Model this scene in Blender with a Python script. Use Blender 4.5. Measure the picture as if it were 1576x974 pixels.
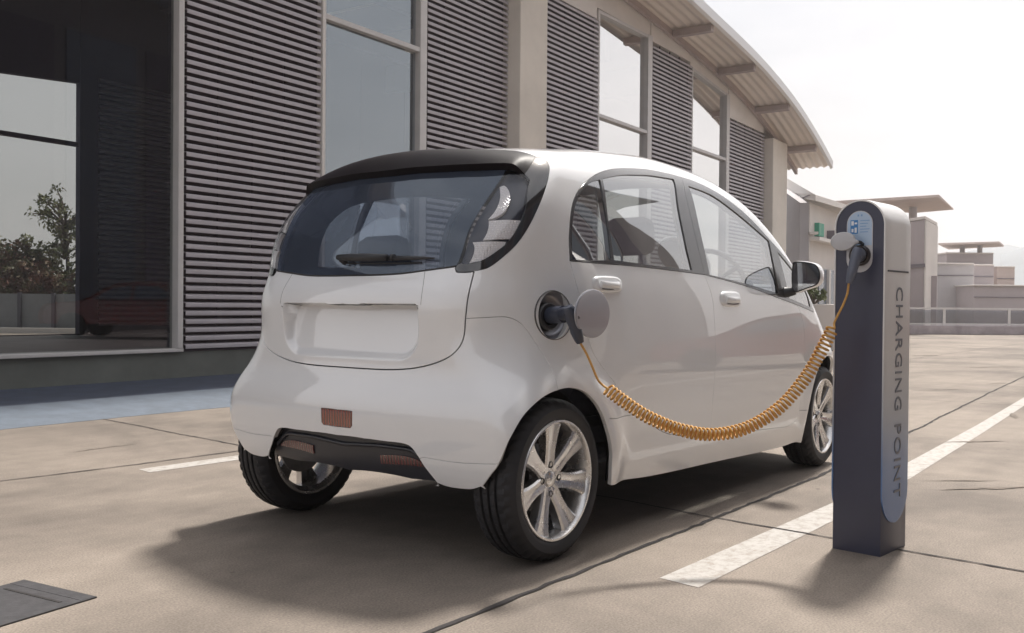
import bpy, bmesh, math, random
import numpy as np
from mathutils import Vector, Matrix
from mathutils.geometry import delaunay_2d_cdt
for _o in list(bpy.data.objects): bpy.data.objects.remove(_o)
random.seed(7); RNG=np.random.RandomState(7)
scene=bpy.context.scene
COL=scene.collection
R_=math.radians
# ------------------------------------------------------------------ camera
CAMP=(-2.6676,-2.5565,0.8658,0.6569,-0.0111,0.0089,1477.2)
def cam_axes():
    yaw,pit,rol=CAMP[3:6]
    f=np.array([math.cos(yaw)*math.cos(pit),math.sin(yaw)*math.cos(pit),math.sin(pit)])
    r=np.array([math.sin(yaw),-math.cos(yaw),0.]); u=np.cross(r,f)
    c,s=math.cos(rol),math.sin(rol)
    return r*c+u*s,-r*s+u*c,f
CR_,CU_,CF_=cam_axes(); CO=np.array(CAMP[:3])
def ray(u,v):
    d=CF_+CR_*(u-788)/CAMP[6]-CU_*(v-487)/CAMP[6]; return d/np.linalg.norm(d)
def at(u,v,ax,val):
    d=ray(u,v); return CO+(val-CO[ax])/d[ax]*d
cd=bpy.data.cameras.new('camera'); cam=bpy.data.objects.new('camera',cd); COL.objects.link(cam)
cam.matrix_world=Matrix(((CR_[0],CU_[0],-CF_[0],CO[0]),(CR_[1],CU_[1],-CF_[1],CO[1]),(CR_[2],CU_[2],-CF_[2],CO[2]),(0,0,0,1)))
cd.sensor_fit='HORIZONTAL'; cd.sensor_width=36; cd.lens=CAMP[6]*36/1576; cd.clip_start=.05; cd.clip_end=3000
scene.camera=cam
# ------------------------------------------------------------------ world, sun, exposure
SUN_EL,SUN_AZ=R_(59),0.17          # azimuth measured from +X towards +Y, direction towards the sun
world=bpy.data.worlds.new('World'); scene.world=world; world.use_nodes=True
nt=world.node_tree; nt.nodes.clear()
def N(t,**k):
    n=nt.nodes.new(t)
    for a,b in k.items(): setattr(n,a,b)
    return n
sky=N('ShaderNodeTexSky',sky_type='NISHITA',sun_disc=False,sun_elevation=SUN_EL,sun_rotation=math.pi/2-SUN_AZ,air_density=1.2,dust_density=4.0,ozone_density=1.0)
skg=N('ShaderNodeVectorMath',operation='SCALE'); skg.inputs['Scale'].default_value=.075
tc=N('ShaderNodeTexCoord'); sep=N('ShaderNodeSeparateXYZ')
mp=N('ShaderNodeMapping'); mp.inputs['Scale'].default_value=(1.1,1.1,3.2)
nz=N('ShaderNodeTexNoise'); nz.inputs['Scale'].default_value=1.6; nz.inputs['Detail'].default_value=6; nz.inputs['Roughness'].default_value=.58
cr=N('ShaderNodeValToRGB'); cr.color_ramp.elements[0].position=.36; cr.color_ramp.elements[0].color=(.45,.45,.45,1); cr.color_ramp.elements[1].position=.62; cr.color_ramp.elements[1].color=(.95,.95,.95,1)
cloud=N('ShaderNodeRGB'); cloud.outputs[0].default_value=(.785,.78,.80,1)
hz=N('ShaderNodeMapRange'); hz.inputs['From Min'].default_value=0.; hz.inputs['From Max'].default_value=.45; hz.inputs['To Min'].default_value=1.; hz.inputs['To Max'].default_value=0.
mx0=N('ShaderNodeMath',operation='MAXIMUM')
mix=N('ShaderNodeMixRGB'); bg=N('ShaderNodeBackground'); wo=N('ShaderNodeOutputWorld')
L=nt.links.new
L(sky.outputs[0],skg.inputs[0]); L(tc.outputs['Generated'],mp.inputs[0]); L(mp.outputs[0],nz.inputs['Vector']); L(nz.outputs['Fac'],cr.inputs[0])
L(tc.outputs['Generated'],sep.inputs[0]); L(sep.outputs['Z'],hz.inputs['Value']); L(hz.outputs[0],mx0.inputs[0]); L(cr.outputs[0],mx0.inputs[1])
L(mx0.outputs[0],mix.inputs[0]); L(skg.outputs[0],mix.inputs[1]); L(cloud.outputs[0],mix.inputs[2]); L(mix.outputs[0],bg.inputs[0]); bg.inputs[1].default_value=1.0
L(bg.outputs[0],wo.inputs[0])
sl=bpy.data.lights.new('sun','SUN'); sl.energy=4.9; sl.angle=R_(5.5); sl.color=(1.0,.95,.885)
so=bpy.data.objects.new('sun',sl); COL.objects.link(so)
sd=Vector((math.cos(SUN_EL)*math.cos(SUN_AZ),math.cos(SUN_EL)*math.sin(SUN_AZ),math.sin(SUN_EL)))
so.rotation_euler=sd.to_track_quat('Z','Y').to_euler(); so.location=(20,5,20)
scene.view_settings.view_transform='Standard'; scene.view_settings.look='None'; scene.view_settings.exposure=.30; scene.view_settings.gamma=1
scene.render.engine='CYCLES'
scene.cycles.max_bounces=10; scene.cycles.transparent_max_bounces=16; scene.cycles.glossy_bounces=5; scene.cycles.diffuse_bounces=4
scene.cycles.caustics_reflective=False; scene.cycles.caustics_refractive=False
# ------------------------------------------------------------------ materials
MATS={}
def mat(name,col=(.5,.5,.5),rough=.5,metal=0.,coat=0.,coat_r=.03,noise=None,bump=None,spec=.5,emis=None):
    """noise=(scale,amount,detail) colour variation; bump=(scale,strength,dist)"""
    if name in MATS: return MATS[name]
    m=bpy.data.materials.new(name); m.use_nodes=True; t=m.node_tree; b=t.nodes['Principled BSDF']
    b.inputs['Base Color'].default_value=(*col,1); b.inputs['Roughness'].default_value=rough; b.inputs['Metallic'].default_value=metal
    b.inputs['Coat Weight'].default_value=coat; b.inputs['Coat IOR'].default_value=1.5 if coat<1 else 1.75; b.inputs['Coat Roughness'].default_value=coat_r; b.inputs['Specular IOR Level'].default_value=spec
    tc=t.nodes.new('ShaderNodeTexCoord')
    if noise:
        n=t.nodes.new('ShaderNodeTexNoise'); n.inputs['Scale'].default_value=noise[0]; n.inputs['Detail'].default_value=noise[2] if len(noise)>2 else 6
        n.inputs['Roughness'].default_value=.65
        r=t.nodes.new('ShaderNodeMapRange'); r.inputs['From Min'].default_value=.3; r.inputs['From Max'].default_value=.7
        r.inputs['To Min'].default_value=1-noise[1]; r.inputs['To Max'].default_value=1+noise[1]
        v=t.nodes.new('ShaderNodeVectorMath'); v.operation='SCALE'; v.inputs[0].default_value=col
        t.links.new(tc.outputs['Object'],n.inputs['Vector']); t.links.new(n.outputs['Fac'],r.inputs['Value']); t.links.new(r.outputs[0],v.inputs['Scale']); t.links.new(v.outputs[0],b.inputs['Base Color'])
        r2=t.nodes.new('ShaderNodeMapRange'); r2.inputs['To Min'].default_value=max(rough-.1,0.02); r2.inputs['To Max'].default_value=min(rough+.1,1)
        t.links.new(n.outputs['Fac'],r2.inputs['Value']); t.links.new(r2.outputs[0],b.inputs['Roughness'])
    if bump:
        n=t.nodes.new('ShaderNodeTexNoise'); n.inputs['Scale'].default_value=bump[0]; n.inputs['Detail'].default_value=8
        bp=t.nodes.new('ShaderNodeBump'); bp.inputs['Strength'].default_value=bump[1]; bp.inputs['Distance'].default_value=bump[2]
        t.links.new(tc.outputs['Object'],n.inputs['Vector']); t.links.new(n.outputs['Fac'],bp.inputs['Height']); t.links.new(bp.outputs[0],b.inputs['Normal'])
    if emis: b.inputs['Emission Color'].default_value=(*emis[:3],1); b.inputs['Emission Strength'].default_value=emis[3]
    MATS[name]=m; return m
def glass(name,tint=(.6,.6,.6),ior=1.5,rough=0.0,gain=(1,1,1),film=None):
    m=bpy.data.materials.new(name); m.use_nodes=True; t=m.node_tree; t.nodes.clear()
    o=t.nodes.new('ShaderNodeOutputMaterial'); mx=t.nodes.new('ShaderNodeMixShader'); tr=t.nodes.new('ShaderNodeBsdfTransparent'); gl=t.nodes.new('ShaderNodeBsdfGlossy'); fr=t.nodes.new('ShaderNodeFresnel')
    fr.inputs['IOR'].default_value=ior; tr.inputs[0].default_value=(*tint,1); gl.inputs['Roughness'].default_value=rough; gl.inputs[0].default_value=(*gain,1)
    # the same reflectivity from either face
    g=t.nodes.new('ShaderNodeNewGeometry'); iv=t.nodes.new('ShaderNodeMath'); iv.operation='MULTIPLY_ADD'; iv.inputs[1].default_value=(1/ior-ior); iv.inputs[2].default_value=ior
    t.links.new(g.outputs['Backfacing'],iv.inputs[0]); m0=t.nodes.new('ShaderNodeMath'); m0.operation='ABSOLUTE'
    fr.inputs['IOR'].default_value=ior
    lw=t.nodes.new('ShaderNodeLayerWeight')
    # Schlick from facing (symmetric for both faces): F0+(1-F0)*facing^5
    lw.inputs['Blend'].default_value=.5
    f0=((ior-1)/(ior+1))**2
    pw=t.nodes.new('ShaderNodeMath'); pw.operation='POWER'; pw.inputs[1].default_value=4.2
    ml=t.nodes.new('ShaderNodeMath'); ml.operation='MULTIPLY_ADD'; ml.inputs[1].default_value=1-f0*1.8; ml.inputs[2].default_value=f0*1.8
    t.links.new(lw.outputs['Facing'],pw.inputs[0]); t.links.new(pw.outputs[0],ml.inputs[0])
    t.nodes.remove(fr); t.nodes.remove(iv); t.nodes.remove(m0); t.nodes.remove(g)
    t.links.new(ml.outputs[0],mx.inputs[0]); t.links.new(tr.outputs[0],mx.inputs[1]); t.links.new(gl.outputs[0],mx.inputs[2]); t.links.new(mx.outputs[0],o.inputs[0])
    if film:   # diffuse layer: reflected sky put into the pane's colour
        df=t.nodes.new('ShaderNodeBsdfDiffuse'); df.inputs[0].default_value=(*film[:3],1); m2=t.nodes.new('ShaderNodeMixShader'); m2.inputs[0].default_value=film[3]
        t.links.new(tr.outputs[0],m2.inputs[1]); t.links.new(df.outputs[0],m2.inputs[2]); t.links.new(m2.outputs[0],mx.inputs[1])
    MATS[name]=m; return m
# ------------------------------------------------------------------ object helpers
def link(o): COL.objects.link(o); return o
def empty(name,loc=(0,0,0),rz=0.):
    o=bpy.data.objects.new(name,None); o.location=loc; o.rotation_euler=(0,0,rz); o.empty_display_size=.2
    return link(o)
def tag(o,label=None,cat=None,group=None,kind=None):
    if label: o['label']=label
    if cat: o['category']=cat
    if group: o['group']=group
    if kind: o['kind']=kind
    return o
def mesh(name,V,Fc,m=None,parent=None,smooth=None,normals=None,local=False,mats=None,fmat=None):
    """V in world coords unless local; parented objects get their coordinates relative to the parent"""
    me=bpy.data.meshes.new(name); V=[tuple(map(float,v)) for v in V]
    me.from_pydata(V,[],[tuple(int(i) for i in f) for f in Fc])
    if mats: 
        for q in mats: me.materials.append(q)
        if fmat is not None: me.polygons.foreach_set('material_index',fmat)
    elif m: me.materials.append(m)
    if smooth is not None:
        me.polygons.foreach_set('use_smooth',[True]*len(me.polygons))
        if smooth<3.1: me.set_sharp_from_angle(angle=smooth)
    me.update()
    o=link(bpy.data.objects.new(name,me))
    if parent is not None:
        o.parent=parent
        if not local:
            M=full(parent).inverted(); me.transform(M); me.update()
            if normals is not None:
                R3=np.array(M.to_3x3()); normals=(R3@np.asarray(normals).T).T
    if normals is not None: me.normals_split_custom_set_from_vertices([tuple(map(float,n)) for n in normals])
    return o
def full(o):
    M=o.matrix_basis.copy()
    while o.parent: o=o.parent; M=o.matrix_basis@M
    return M
class MB:
    def __init__(s): s.v=[]; s.f=[]
    def add(s,V,Fc,M=None):
        n=len(s.v)
        if M is not None: V=[tuple(M@Vector(v)) for v in V]
        s.v+= [tuple(v) for v in V]; s.f+=[tuple(i+n for i in f) for f in Fc]; return s
    def box(s,c,d,M=None,rz=0,bev=0.):
        x,y,z=[q/2 for q in d]
        if bev>0:
            b=bev; V=[];
            bm=bmesh.new(); bmesh.ops.create_cube(bm,size=1)
            bmesh.ops.scale(bm,vec=d,verts=bm.verts); bmesh.ops.bevel(bm,geom=bm.edges[:],offset=b,segments=2,profile=.5,affect='EDGES')
            V=[v.co.copy() for v in bm.verts]; Fc=[[v.index for v in f.verts] for f in bm.faces]; bm.free()
        else:
            V=[(a,b_,c_) for a in(-x,x) for b_ in(-y,y) for c_ in(-z,z)]
            Fc=[(0,1,3,2),(4,6,7,5),(0,4,5,1),(2,3,7,6),(0,2,6,4),(1,5,7,3)]
        T=Matrix.Translation(c)@Matrix.Rotation(rz,4,'Z')
        if M is not None: T=M@T
        return s.add(V,Fc,T)
    def tube(s,P,r,n=10,cap=True,closed=False):
        P=np.array(P,float); m=len(P); r=np.ones(m)*r if np.isscalar(r) else np.array(r)
        T=np.gradient(P,axis=0)
        if closed: T=(np.roll(P,-1,0)-np.roll(P,1,0))
        T/=np.linalg.norm(T,axis=1)[:,None]+1e-12
        a=np.array([0,0,1.]) if abs(T[0][2])<.9 else np.array([1.,0,0])
        nrm=np.cross(T[0],a); nrm/=np.linalg.norm(nrm); V=[];Fc=[]
        for i in range(m):
            nrm=nrm-T[i]*(nrm@T[i]); nrm/=np.linalg.norm(nrm); b=np.cross(T[i],nrm)
            for k in range(n):
                t=2*math.pi*k/n; V.append(P[i]+r[i]*(math.cos(t)*nrm+math.sin(t)*b))
        for i in range(m if closed else m-1):
            for k in range(n):
                j=(i+1)%m; Fc.append((i*n+k,i*n+(k+1)%n,j*n+(k+1)%n,j*n+k))
        if cap and not closed: Fc.append(tuple(range(n))[::-1]); Fc.append(tuple((m-1)*n+k for k in range(n)))
        return s.add(V,Fc)
    def lathe(s,prof,n=48,M=None,rad=None,close=False):
        """prof: (r,h) about local Z; rad(k,i) radius offset"""
        V=[];Fc=[];m=len(prof)
        for k in range(n):
            t=2*math.pi*k/n
            for i,(r,h) in enumerate(prof):
                rr=r+(rad(k,i) if rad else 0); V.append((rr*math.cos(t),rr*math.sin(t),h))
        for k in range(n):
            k2=(k+1)%n
            for i in range(m-1): Fc.append((k*m+i,k2*m+i,k2*m+i+1,k*m+i+1))
            if close: Fc.append((k*m+m-1,k2*m+m-1,k2*m,k*m))
        if not close:
            if prof[0][0]>1e-6: pass
        return s.add(V,Fc,M)
    def prism(s,poly,h0,h1,M=None):
        """poly list (x,y) extruded along z"""
        n=len(poly); V=[(x,y,h0) for x,y in poly]+[(x,y,h1) for x,y in poly]
        Fc=[tuple(range(n))[::-1],tuple(range(n,2*n))]+[(i,(i+1)%n,(i+1)%n+n,i+n) for i in range(n)]
        return s.add(V,Fc,M)
    def build(s,name,m,parent=None,smooth=None,local=False):
        o=mesh(name,s.v,s.f,m,parent,smooth,local=local)
        bm=bmesh.new(); bm.from_mesh(o.data); bmesh.ops.recalc_face_normals(bm,faces=bm.faces); bm.to_mesh(o.data); bm.free()
        if smooth is not None and smooth<3.1: o.data.set_sharp_from_angle(angle=smooth)
        return o
def crom(P,n=8,closed=False):
    P=np.array(P,float); 
    if len(P)<3: return np.array([P[0]*(1-t)+P[-1]*t for t in np.linspace(0,1,n+1)])
    Q=np.vstack([2*P[0]-P[1],P,2*P[-1]-P[-2]]); out=[]
    for i in range(1,len(Q)-2):
        p0,p1,p2,p3=Q[i-1:i+3]
        d1=max(np.linalg.norm(p2-p1),1e-9); d0=max(np.linalg.norm(p1-p0),1e-9); d2=max(np.linalg.norm(p3-p2),1e-9)
        m1=(p2-p0)/(d0+d1)*d1; m2=(p3-p1)/(d1+d2)*d1
        for t in np.arange(n)/n:
            out.append((2*t**3-3*t**2+1)*p1+(t**3-2*t*t+t)*m1+(3*t*t-2*t**3)*p2+(t**3-t*t)*m2)
    out.append(P[-1]); return np.array(out)
# ------------------------------------------------------------------ car body surface (right half, mirrored)
def pchip(xs, ys):
    xs=np.array(xs,float); ys=np.array(ys,float); h=np.diff(xs); d=np.diff(ys)/h; m=np.zeros_like(ys)
    for i in range(1,len(xs)-1):
        if d[i-1]*d[i]>0:
            w1=2*h[i]+h[i-1]; w2=h[i]+2*h[i-1]; m[i]=(w1+w2)/(w1/d[i-1]+w2/d[i])
    m[0]=d[0]; m[-1]=d[-1]
    def f(x):
        x=np.asarray(x,float); xc=np.clip(x,xs[0],xs[-1]); i=np.clip(np.searchsorted(xs,xc,side='right')-1,0,len(h)-1)
        t=(xc-xs[i])/h[i]; t2=t*t; t3=t2*t
        r=(2*t3-3*t2+1)*ys[i]+(t3-2*t2+t)*h[i]*m[i]+(-2*t3+3*t2)*ys[i+1]+(t3-t2)*h[i]*m[i+1]
        return r+np.where(x<xs[0],(x-xs[0])*m[0],0)+np.where(x>xs[-1],(x-xs[-1])*m[-1],0)
    return f
# smooth natural-ish spline: gaussian-smoothed pchip table
def table(xs,ys,s=.03):
    f=pchip(xs,ys); g=np.arange(xs[0]-.5,xs[-1]+.5,.004); v=f(g)
    k=np.exp(-.5*(np.arange(-60,61)*.004/s)**2); k/=k.sum()
    v2=np.convolve(np.pad(v,60,mode='reflect',reflect_type='odd'),k,mode='valid')
    return lambda x: np.interp(x,g,v2)
W=table([.10,.2,.32,.45,.6,.75,.9,1.02,1.15,1.3,1.40,1.5,1.65],[.672,.702,.728,.738,.738,.733,.722,.705,.682,.640,.597,.53,.42],.04)
TR=table([.2,.35,.45,.55,.65,.75,.95,1.1,1.3,1.6],[-.01,-.01,-.005,.02,.09,.165,.155,.10,.03,.02],.05)
XR=table([.15,.22,.30,.40,.50,.57,.64,.76,.87,.93,.98,1.10,1.22,1.34,1.42,1.5,1.6],[-.27,-.31,-.345,-.36,-.365,-.35,-.325,-.33,-.34,-.325,-.295,-.265,-.215,-.13,-.07,.03,.25],.025)
ZR=table([-.5,-.15,.05,.3,.5,.75,1.1,1.45,1.7,2.0,2.35,2.6,2.85,3.1],[1.36,1.425,1.455,1.485,1.515,1.54,1.56,1.54,1.48,1.33,1.09,.96,.86,.66],.06)
KZ=table([.2,.55,.72,.95,1.15,1.4],[.09,.10,.17,.155,.11,.09],.04)
KT=table([-.3,.0,.5,1.0,3.],[.09,.09,.12,.13,.13],.1)
CZ=table([-.3,.2,.8,1.8,2.3,2.6,3.],[.10,.12,.16,.16,.19,.38,.40],.1)
CR=table([.2,.5,.7,1.0,1.2,1.4],[.12,.12,.12,.14,.25,.40],.06)
XF=table([.1,.25,.45,.65,.85,1.2],[2.88,2.98,3.02,3.0,2.9,2.6],.04)
def smax(a,b,k):
    h=np.maximum(k-np.abs(a-b),0.); return np.maximum(a,b)+h*h/(4*k)
def sst(t): t=np.clip(t,0,1); return t*t*(3-2*t)
def recess(a,z):
    # number plate recess pressed into the tailgate: sharp top edge, soft sides and bottom
    hw=.352-.03*np.clip((.80-z)/.13,0,1)**2
    qx=a-(hw-.07); qz=(.672+.07)-z
    sd=np.hypot(np.maximum(qx,0),np.maximum(qz,0))+np.minimum(np.maximum(qx,qz),0)-.07
    sd2=a-hw
    side=np.where(z>.742,sd2,sd)
    top=z-.866
    return (.014+.046*np.clip((z-.68)/.18,0,1))*sst(-side/.032)*np.clip(-top/.0016,0,1)
def F(x,y,z):
    a=np.abs(y)
    tx=np.clip((.5-x)/.85,0,None)
    fx=np.clip((x-1.9)/1.1,0,None)
    r=np.hypot(x,z-.28); rf=np.hypot(x-2.55,z-.28)
    fl=.016*np.exp(-((r-.33)/.06)**2)+.012*np.exp(-((rf-.33)/.06)**2)
    Y=W(z)-TR(z)*tx**2.2-.10*fx**2.4+fl
    fs=(a-Y)*.97
    cr=CR(z)
    sl=(XR(z+.01)-XR(z-.01))/.02
    fr=(XR(z)+recess(a,z)+cr*a*a-x)/np.sqrt(1+sl*sl)
    sz=(ZR(x+.01)-ZR(x-.01))/.02
    ft=(z-ZR(x)+CZ(x)*a*a)/np.sqrt(1+sz*sz)
    ff=x-XF(z)+.35*a*a
    f=smax(fs,fr,KZ(z))
    f=smax(f,ff,.2)
    f=smax(f,ft,KT(x))
    return f
def grad(P,e=4e-4):
    x,y,z=P[...,0],P[...,1],P[...,2]
    g=np.stack([F(x+e,y,z)-F(x-e,y,z),F(x,y+e,z)-F(x,y-e,z),F(x,y,z+e)-F(x,y,z-e)],-1)
    return g/np.linalg.norm(g,axis=-1,keepdims=True)
def hit(O,D,t0,t1,n=80):
    """first sign change + -> - from t0 (outside) to t1"""
    O=np.asarray(O,float);D=np.asarray(D,float)
    ts=np.linspace(t0,t1,n); lo=np.full(D.shape[:-1],np.nan); hi=lo.copy()
    P=O+D*t0; prev=F(P[...,0],P[...,1],P[...,2]); 
    for i in range(1,n):
        P=O+D*ts[i]; c=F(P[...,0],P[...,1],P[...,2]); m=(prev>0)&(c<=0)&np.isnan(lo)
        lo=np.where(m,ts[i-1],lo); hi=np.where(m,ts[i],hi); prev=c
    for _ in range(26):
        mid=(lo+hi)/2; P=O+D*mid[...,None]; c=F(P[...,0],P[...,1],P[...,2]); lo=np.where(c>0,mid,lo); hi=np.where(c>0,hi,mid)
    return O+D*((lo+hi)/2)[...,None]
# chart
Z0=.875; XA=.35; XB=2.1; KR=.8
def chart_inv(s,ph):
    """(s,phi)-> origin & dir for right side (y<0)"""
    s=np.asarray(s,float); ph=np.asarray(ph,float)
    th=np.where(s<XA,(XA-s)/KR,np.where(s>XB,-(s-XB)/KR,0.))
    ox=np.clip(s,XA,XB)
    d=np.stack([-np.sin(th)*np.cos(ph),-np.cos(th)*np.cos(ph),np.sin(ph)],-1)
    O=np.stack([ox,0*ox,0*ox+Z0],-1)
    return O,d
def chart(P):
    x,y,z=P[...,0],-np.abs(P[...,1]),P[...,2]
    ox=np.clip(x,XA,XB); dx=x-ox; r=np.hypot(dx,y); th=np.arctan2(-dx,-y)
    s=np.where(x<XA,XA-th*KR,np.where(x>XB,XB-th*KR,x))
    return s,np.arctan2(z-Z0,r)
def surf(s,ph):
    O,d=chart_inv(s,ph)
    return hit(O+d*2.0,-d,0,1.99,60)
def nn(P,pts):
    ok=~np.isnan(P[:,0])
    if not ok.all(): print('NAN',[tuple(map(float,p)) for p in np.array(pts)[~ok]])
    return P[ok]
SR=XA-KR*math.pi/2; SF=XB+KR*math.pi/2
def px(*uv,n=6):
    """pixels of the photograph -> smooth curve on the body surface -> chart"""
    D=np.array([ray(*a) for a in uv]); P=hit(CO,D,1.5,9,500)
    ok=~np.isnan(P[:,0])
    for i in np.where(~ok)[0]:   # grazes the outline: nearest point of the body
        q=CO+D[i]*np.linspace(2,8,3000)[:,None]; P[i]=q[np.argmin(F(q[:,0],q[:,1],q[:,2]))]
    s,ph=chart(P); return crom(np.c_[s,ph*.75],n) if n else np.c_[s,ph*.75]
def xz(*pts,n=6):
    pts=np.array(pts,float); O=np.c_[pts[:,0],np.full(len(pts),-1.2),pts[:,1]]; P=hit(O,np.tile([0,1.,0],(len(pts),1)),0,1.2,300)
    P=nn(P,pts); s,ph=chart(P); return crom(np.c_[s,ph*.75],n) if n else np.c_[s,ph*.75]
def xy(*pts,n=6):
    pts=np.array(pts,float); O=np.c_[pts[:,0],pts[:,1],np.full(len(pts),2.2)]; P=hit(O,np.tile([0,0,-1.],(len(pts),1)),0,1.6,300); P=nn(P,pts)
    s,ph=chart(P); return crom(np.c_[s,ph*.75],n) if n else np.c_[s,ph*.75]
def yz(*pts,n=0):
    pts=np.array(pts,float); O=np.c_[np.full(len(pts),-1.2),pts]; P=hit(O,np.tile([1.,0,0],(len(pts),1)),0,1.4,300); ok=~np.isnan(P[:,0]); P=nn(P,pts); pts=pts[ok]
    s,ph=chart(P); s=np.where(np.abs(pts[:,0])<1e-6,SR,s); return crom(np.c_[s,ph*.75],n) if n else np.c_[s,ph*.75]
def cat(*a): return np.vstack(a)
PT=math.pi/2*.75
def ctr(*uv):
    """height at which a traced curve crosses the centre line of the car"""
    P=hit(CO,np.array([ray(*a) for a in uv]),1.5,9,500)
    for p_,q_ in zip(P[:-1],P[1:]):
        if p_[1]<=0<=q_[1]: t=-p_[1]/(q_[1]-p_[1]); return float(p_[2]+t*(q_[2]-p_[2]))
    print('CTR?',P); return float(P[-1][2])
def half(c): return np.array([q for q in c if q[0]>SR+.012])
E0=1e-6
# --- seams and outlines
tg_side=px((730,418),(721,456.5),(717,490),(714.4,517.5),(706.5,535.5),(688.4,551.3),(659,562.6),(625,568.3))
zt=ctr((600,570.9),(575,572),(550,571.3),(524.8,569.5),(500,566.5)); print('zt',zt)
tg_side=px((730,418),(721,456.5),(717,490),(714.4,517.5),(706.5,535.5),(688.4,551.3),(659,562.6),(625,568.3),(600,570.4))
_z6=float(hit(CO,ray(600,570.4)[None],1.5,9,500)[0,2])
_q=hit(CO,np.array([ray(688.4,551.3),ray(659,562.6),ray(622,568.6)]),1.5,9,500); _c=np.linalg.solve(np.c_[np.ones(3),_q[:,1]**2,_q[:,1]**4],_q[:,2])
_i=int(np.argmin(np.hypot(*(tg_side-px((659,562.6),n=0)[0]).T))); tg_low=cat(tg_side[:_i],yz(*[(y_,_c[0]+_c[1]*y_**2+_c[2]*y_**4) for y_ in np.linspace(_q[1,1],0,16)]))
glass_bot=cat(half(px((702,409.5),(680,412.5),(654,416),(620,420.5),(590,422.6))),yz((0,ctr((620,420.5),(590,422.6),(550,423.8),(510,423.5)))))
lamp_in=px((779,260),(759.5,291),(742,317),(729,338.6),(718.6,362),(710,390),(702,409.5))
glass_top=cat(half(px((779,260),(740,261.8),(700,263.2),(650,265.8),(625,268))),yz((0,ctr((650,265.8),(620,269),(600,271),(560,275),(520,280)))))
lamp_top=px((779,260),(792,261),(807,267.4),(815.6,277))
lamp_out=px((815.6,277),(812,291),(810,317),(802.6,338.6),(783,371),(759.5,390),(738,402),(718.6,406.3),(709,405))
lamp_low=px((709,405),(705,407),(702,409.5),n=3)
trim_out=px((824,240.5),(839,243.7),(845.3,254.5),(844,274),(839.3,291),(828.5,319),(811,353.6),(794,377),(772.5,396.8),(751,411.9),(729.3,417.3))
trim_low=px((729.3,417.3),(716,418.3),(703.5,418),n=3)
trim_in=px((703.5,418),(701.5,414),(702,409.5),n=3)
P_r=px((824,240.5),n=0)[0]
_rp=surf(P_r[0],P_r[1]/.75); RX0=float(_rp[0]); RY0=float(_rp[1])
spo_top=np.vstack([[P_r],xy((RX0-.0,RY0*.85),(RX0-.01,RY0*.6),(RX0-.03,RY0*.3),(RX0-.04,-.02)),[[XA-KR*math.atan2(XA-(RX0-.04),1e-5),0]]])
_p=surf(SR+1e-4,.6); 
def roof_c(x):
    z=float(hit(np.array([[x,0,2.2]]),np.array([[0,0,-1.]]),0,1.4,300)[0,2])
    return np.array([[SR if x<XA else x, math.atan2(z-Z0,abs(XA-x) if x<XA else 1e-9)*.75]])
spo_top=np.vstack([spo_top[:-1],roof_c(RX0-.04)])
lamp_spo=px((807,267.4),(812,262),(818,252),(824,240.5),n=3)   # rear face of trim at the spoiler end
bump_top=px((717,490),(745,488.8),(776.5,487.6),(792,491.5),(806,501.6),(824,526.5),(839.8,551),(853,578),(859,600))
valence=cat(px((652,704),(675,707.8),(703.8,712),(740,714),(769.5,713.6),n=4),xz((-.20,.372),(-.15,.372),n=1))
diff_out=cat(yz((0,ctr((590,679),(560,675),(520,670),(470,664)))),px((560,675),(590.8,679),(621.6,683),(632,688),(642,700.6),(652.4,717),(666.8,735.5),(673,743)),px((673,743),(674,746),n=1))
arch_r=px((743,747.7),(755,731),(767,715),(784.6,676),(805.5,640.6),(829,616.8),(856,601.5),(880,597.2),(903.7,605.4),(924.5,631.7),(936.4,664.4),(942,694),(941.5,720),(940.5,746))
AR=np.vstack([arch_r,xz((.30,.10),(-.28,.12),n=0)])
fa=[(2.55+.335*math.cos(t),.272+.335*math.sin(t)) for t in np.linspace(math.pi+.25,-.25,22)]
arch_f=xz(*fa,n=0)
AF=np.vstack([arch_f,xz((2.87,.10),(2.24,.10),n=0)])
# doors
rd_rear=px((877,401.5),(879.5,410),(884.7,429.4),(893.4,460.8),(901,498),(911,538),(923.8,560),(944.3,586.8),(965,615.5),(993.6,644),(1012,660),(1030,668),(1051,671))
d_bot=px((1051,671),(1072,671),(1091.5,670),(1130,667),(1174,661),(1200,658),(1215,654.6),(1225,645),(1229.8,632))
rd_bot=px((1051,671),(1072,671),(1091.5,670)); fd_bot=px((1091.5,670),(1130,667),(1174,661),(1200,658),(1215,654.6),(1225,645),(1229.8,632))
split=px((1091.5,670),(1097,615.5),(1101,562),(1100,499),(1096,457),(1084,422.6))
fd_front=px((1229.8,632),(1238,562),(1237.5,506),(1230,474.8),(1226,469))
belt_r=px((877,401.5),(930,406),(989.4,411),(1040,417),(1084,422.6))
belt_f=px((1084,422.6),(1129,434.6),(1165,446),(1199,459),(1226,469))
belt_q=px((1226,469),(1240,475),(1253,481))
rock_r=px((938,644.3),(960,641),(983,636.5),n=3)
rock_f=px((1229.8,632),(1236,631.5),(1243,631),n=2)
fr_rear=px((877,401.5),(876,360),(881,314),(895,286),(920,267),(947,259.5),(990,260),(1024,266),(1047,272))
fr_split=px((1047,272),(1056,305),(1070,365),(1084,422.6))
fr_front=px((1047,272),(1066,278),(1094,291),(1129,314),(1157,338.7),(1181,364.9),(1193,378))
fr_quart=px((1193,378),(1214,402),(1232,427),(1246,453),(1253,481))
fr_bar=px((1193,378),(1200,410),(1208,447),(1213,464))
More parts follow.
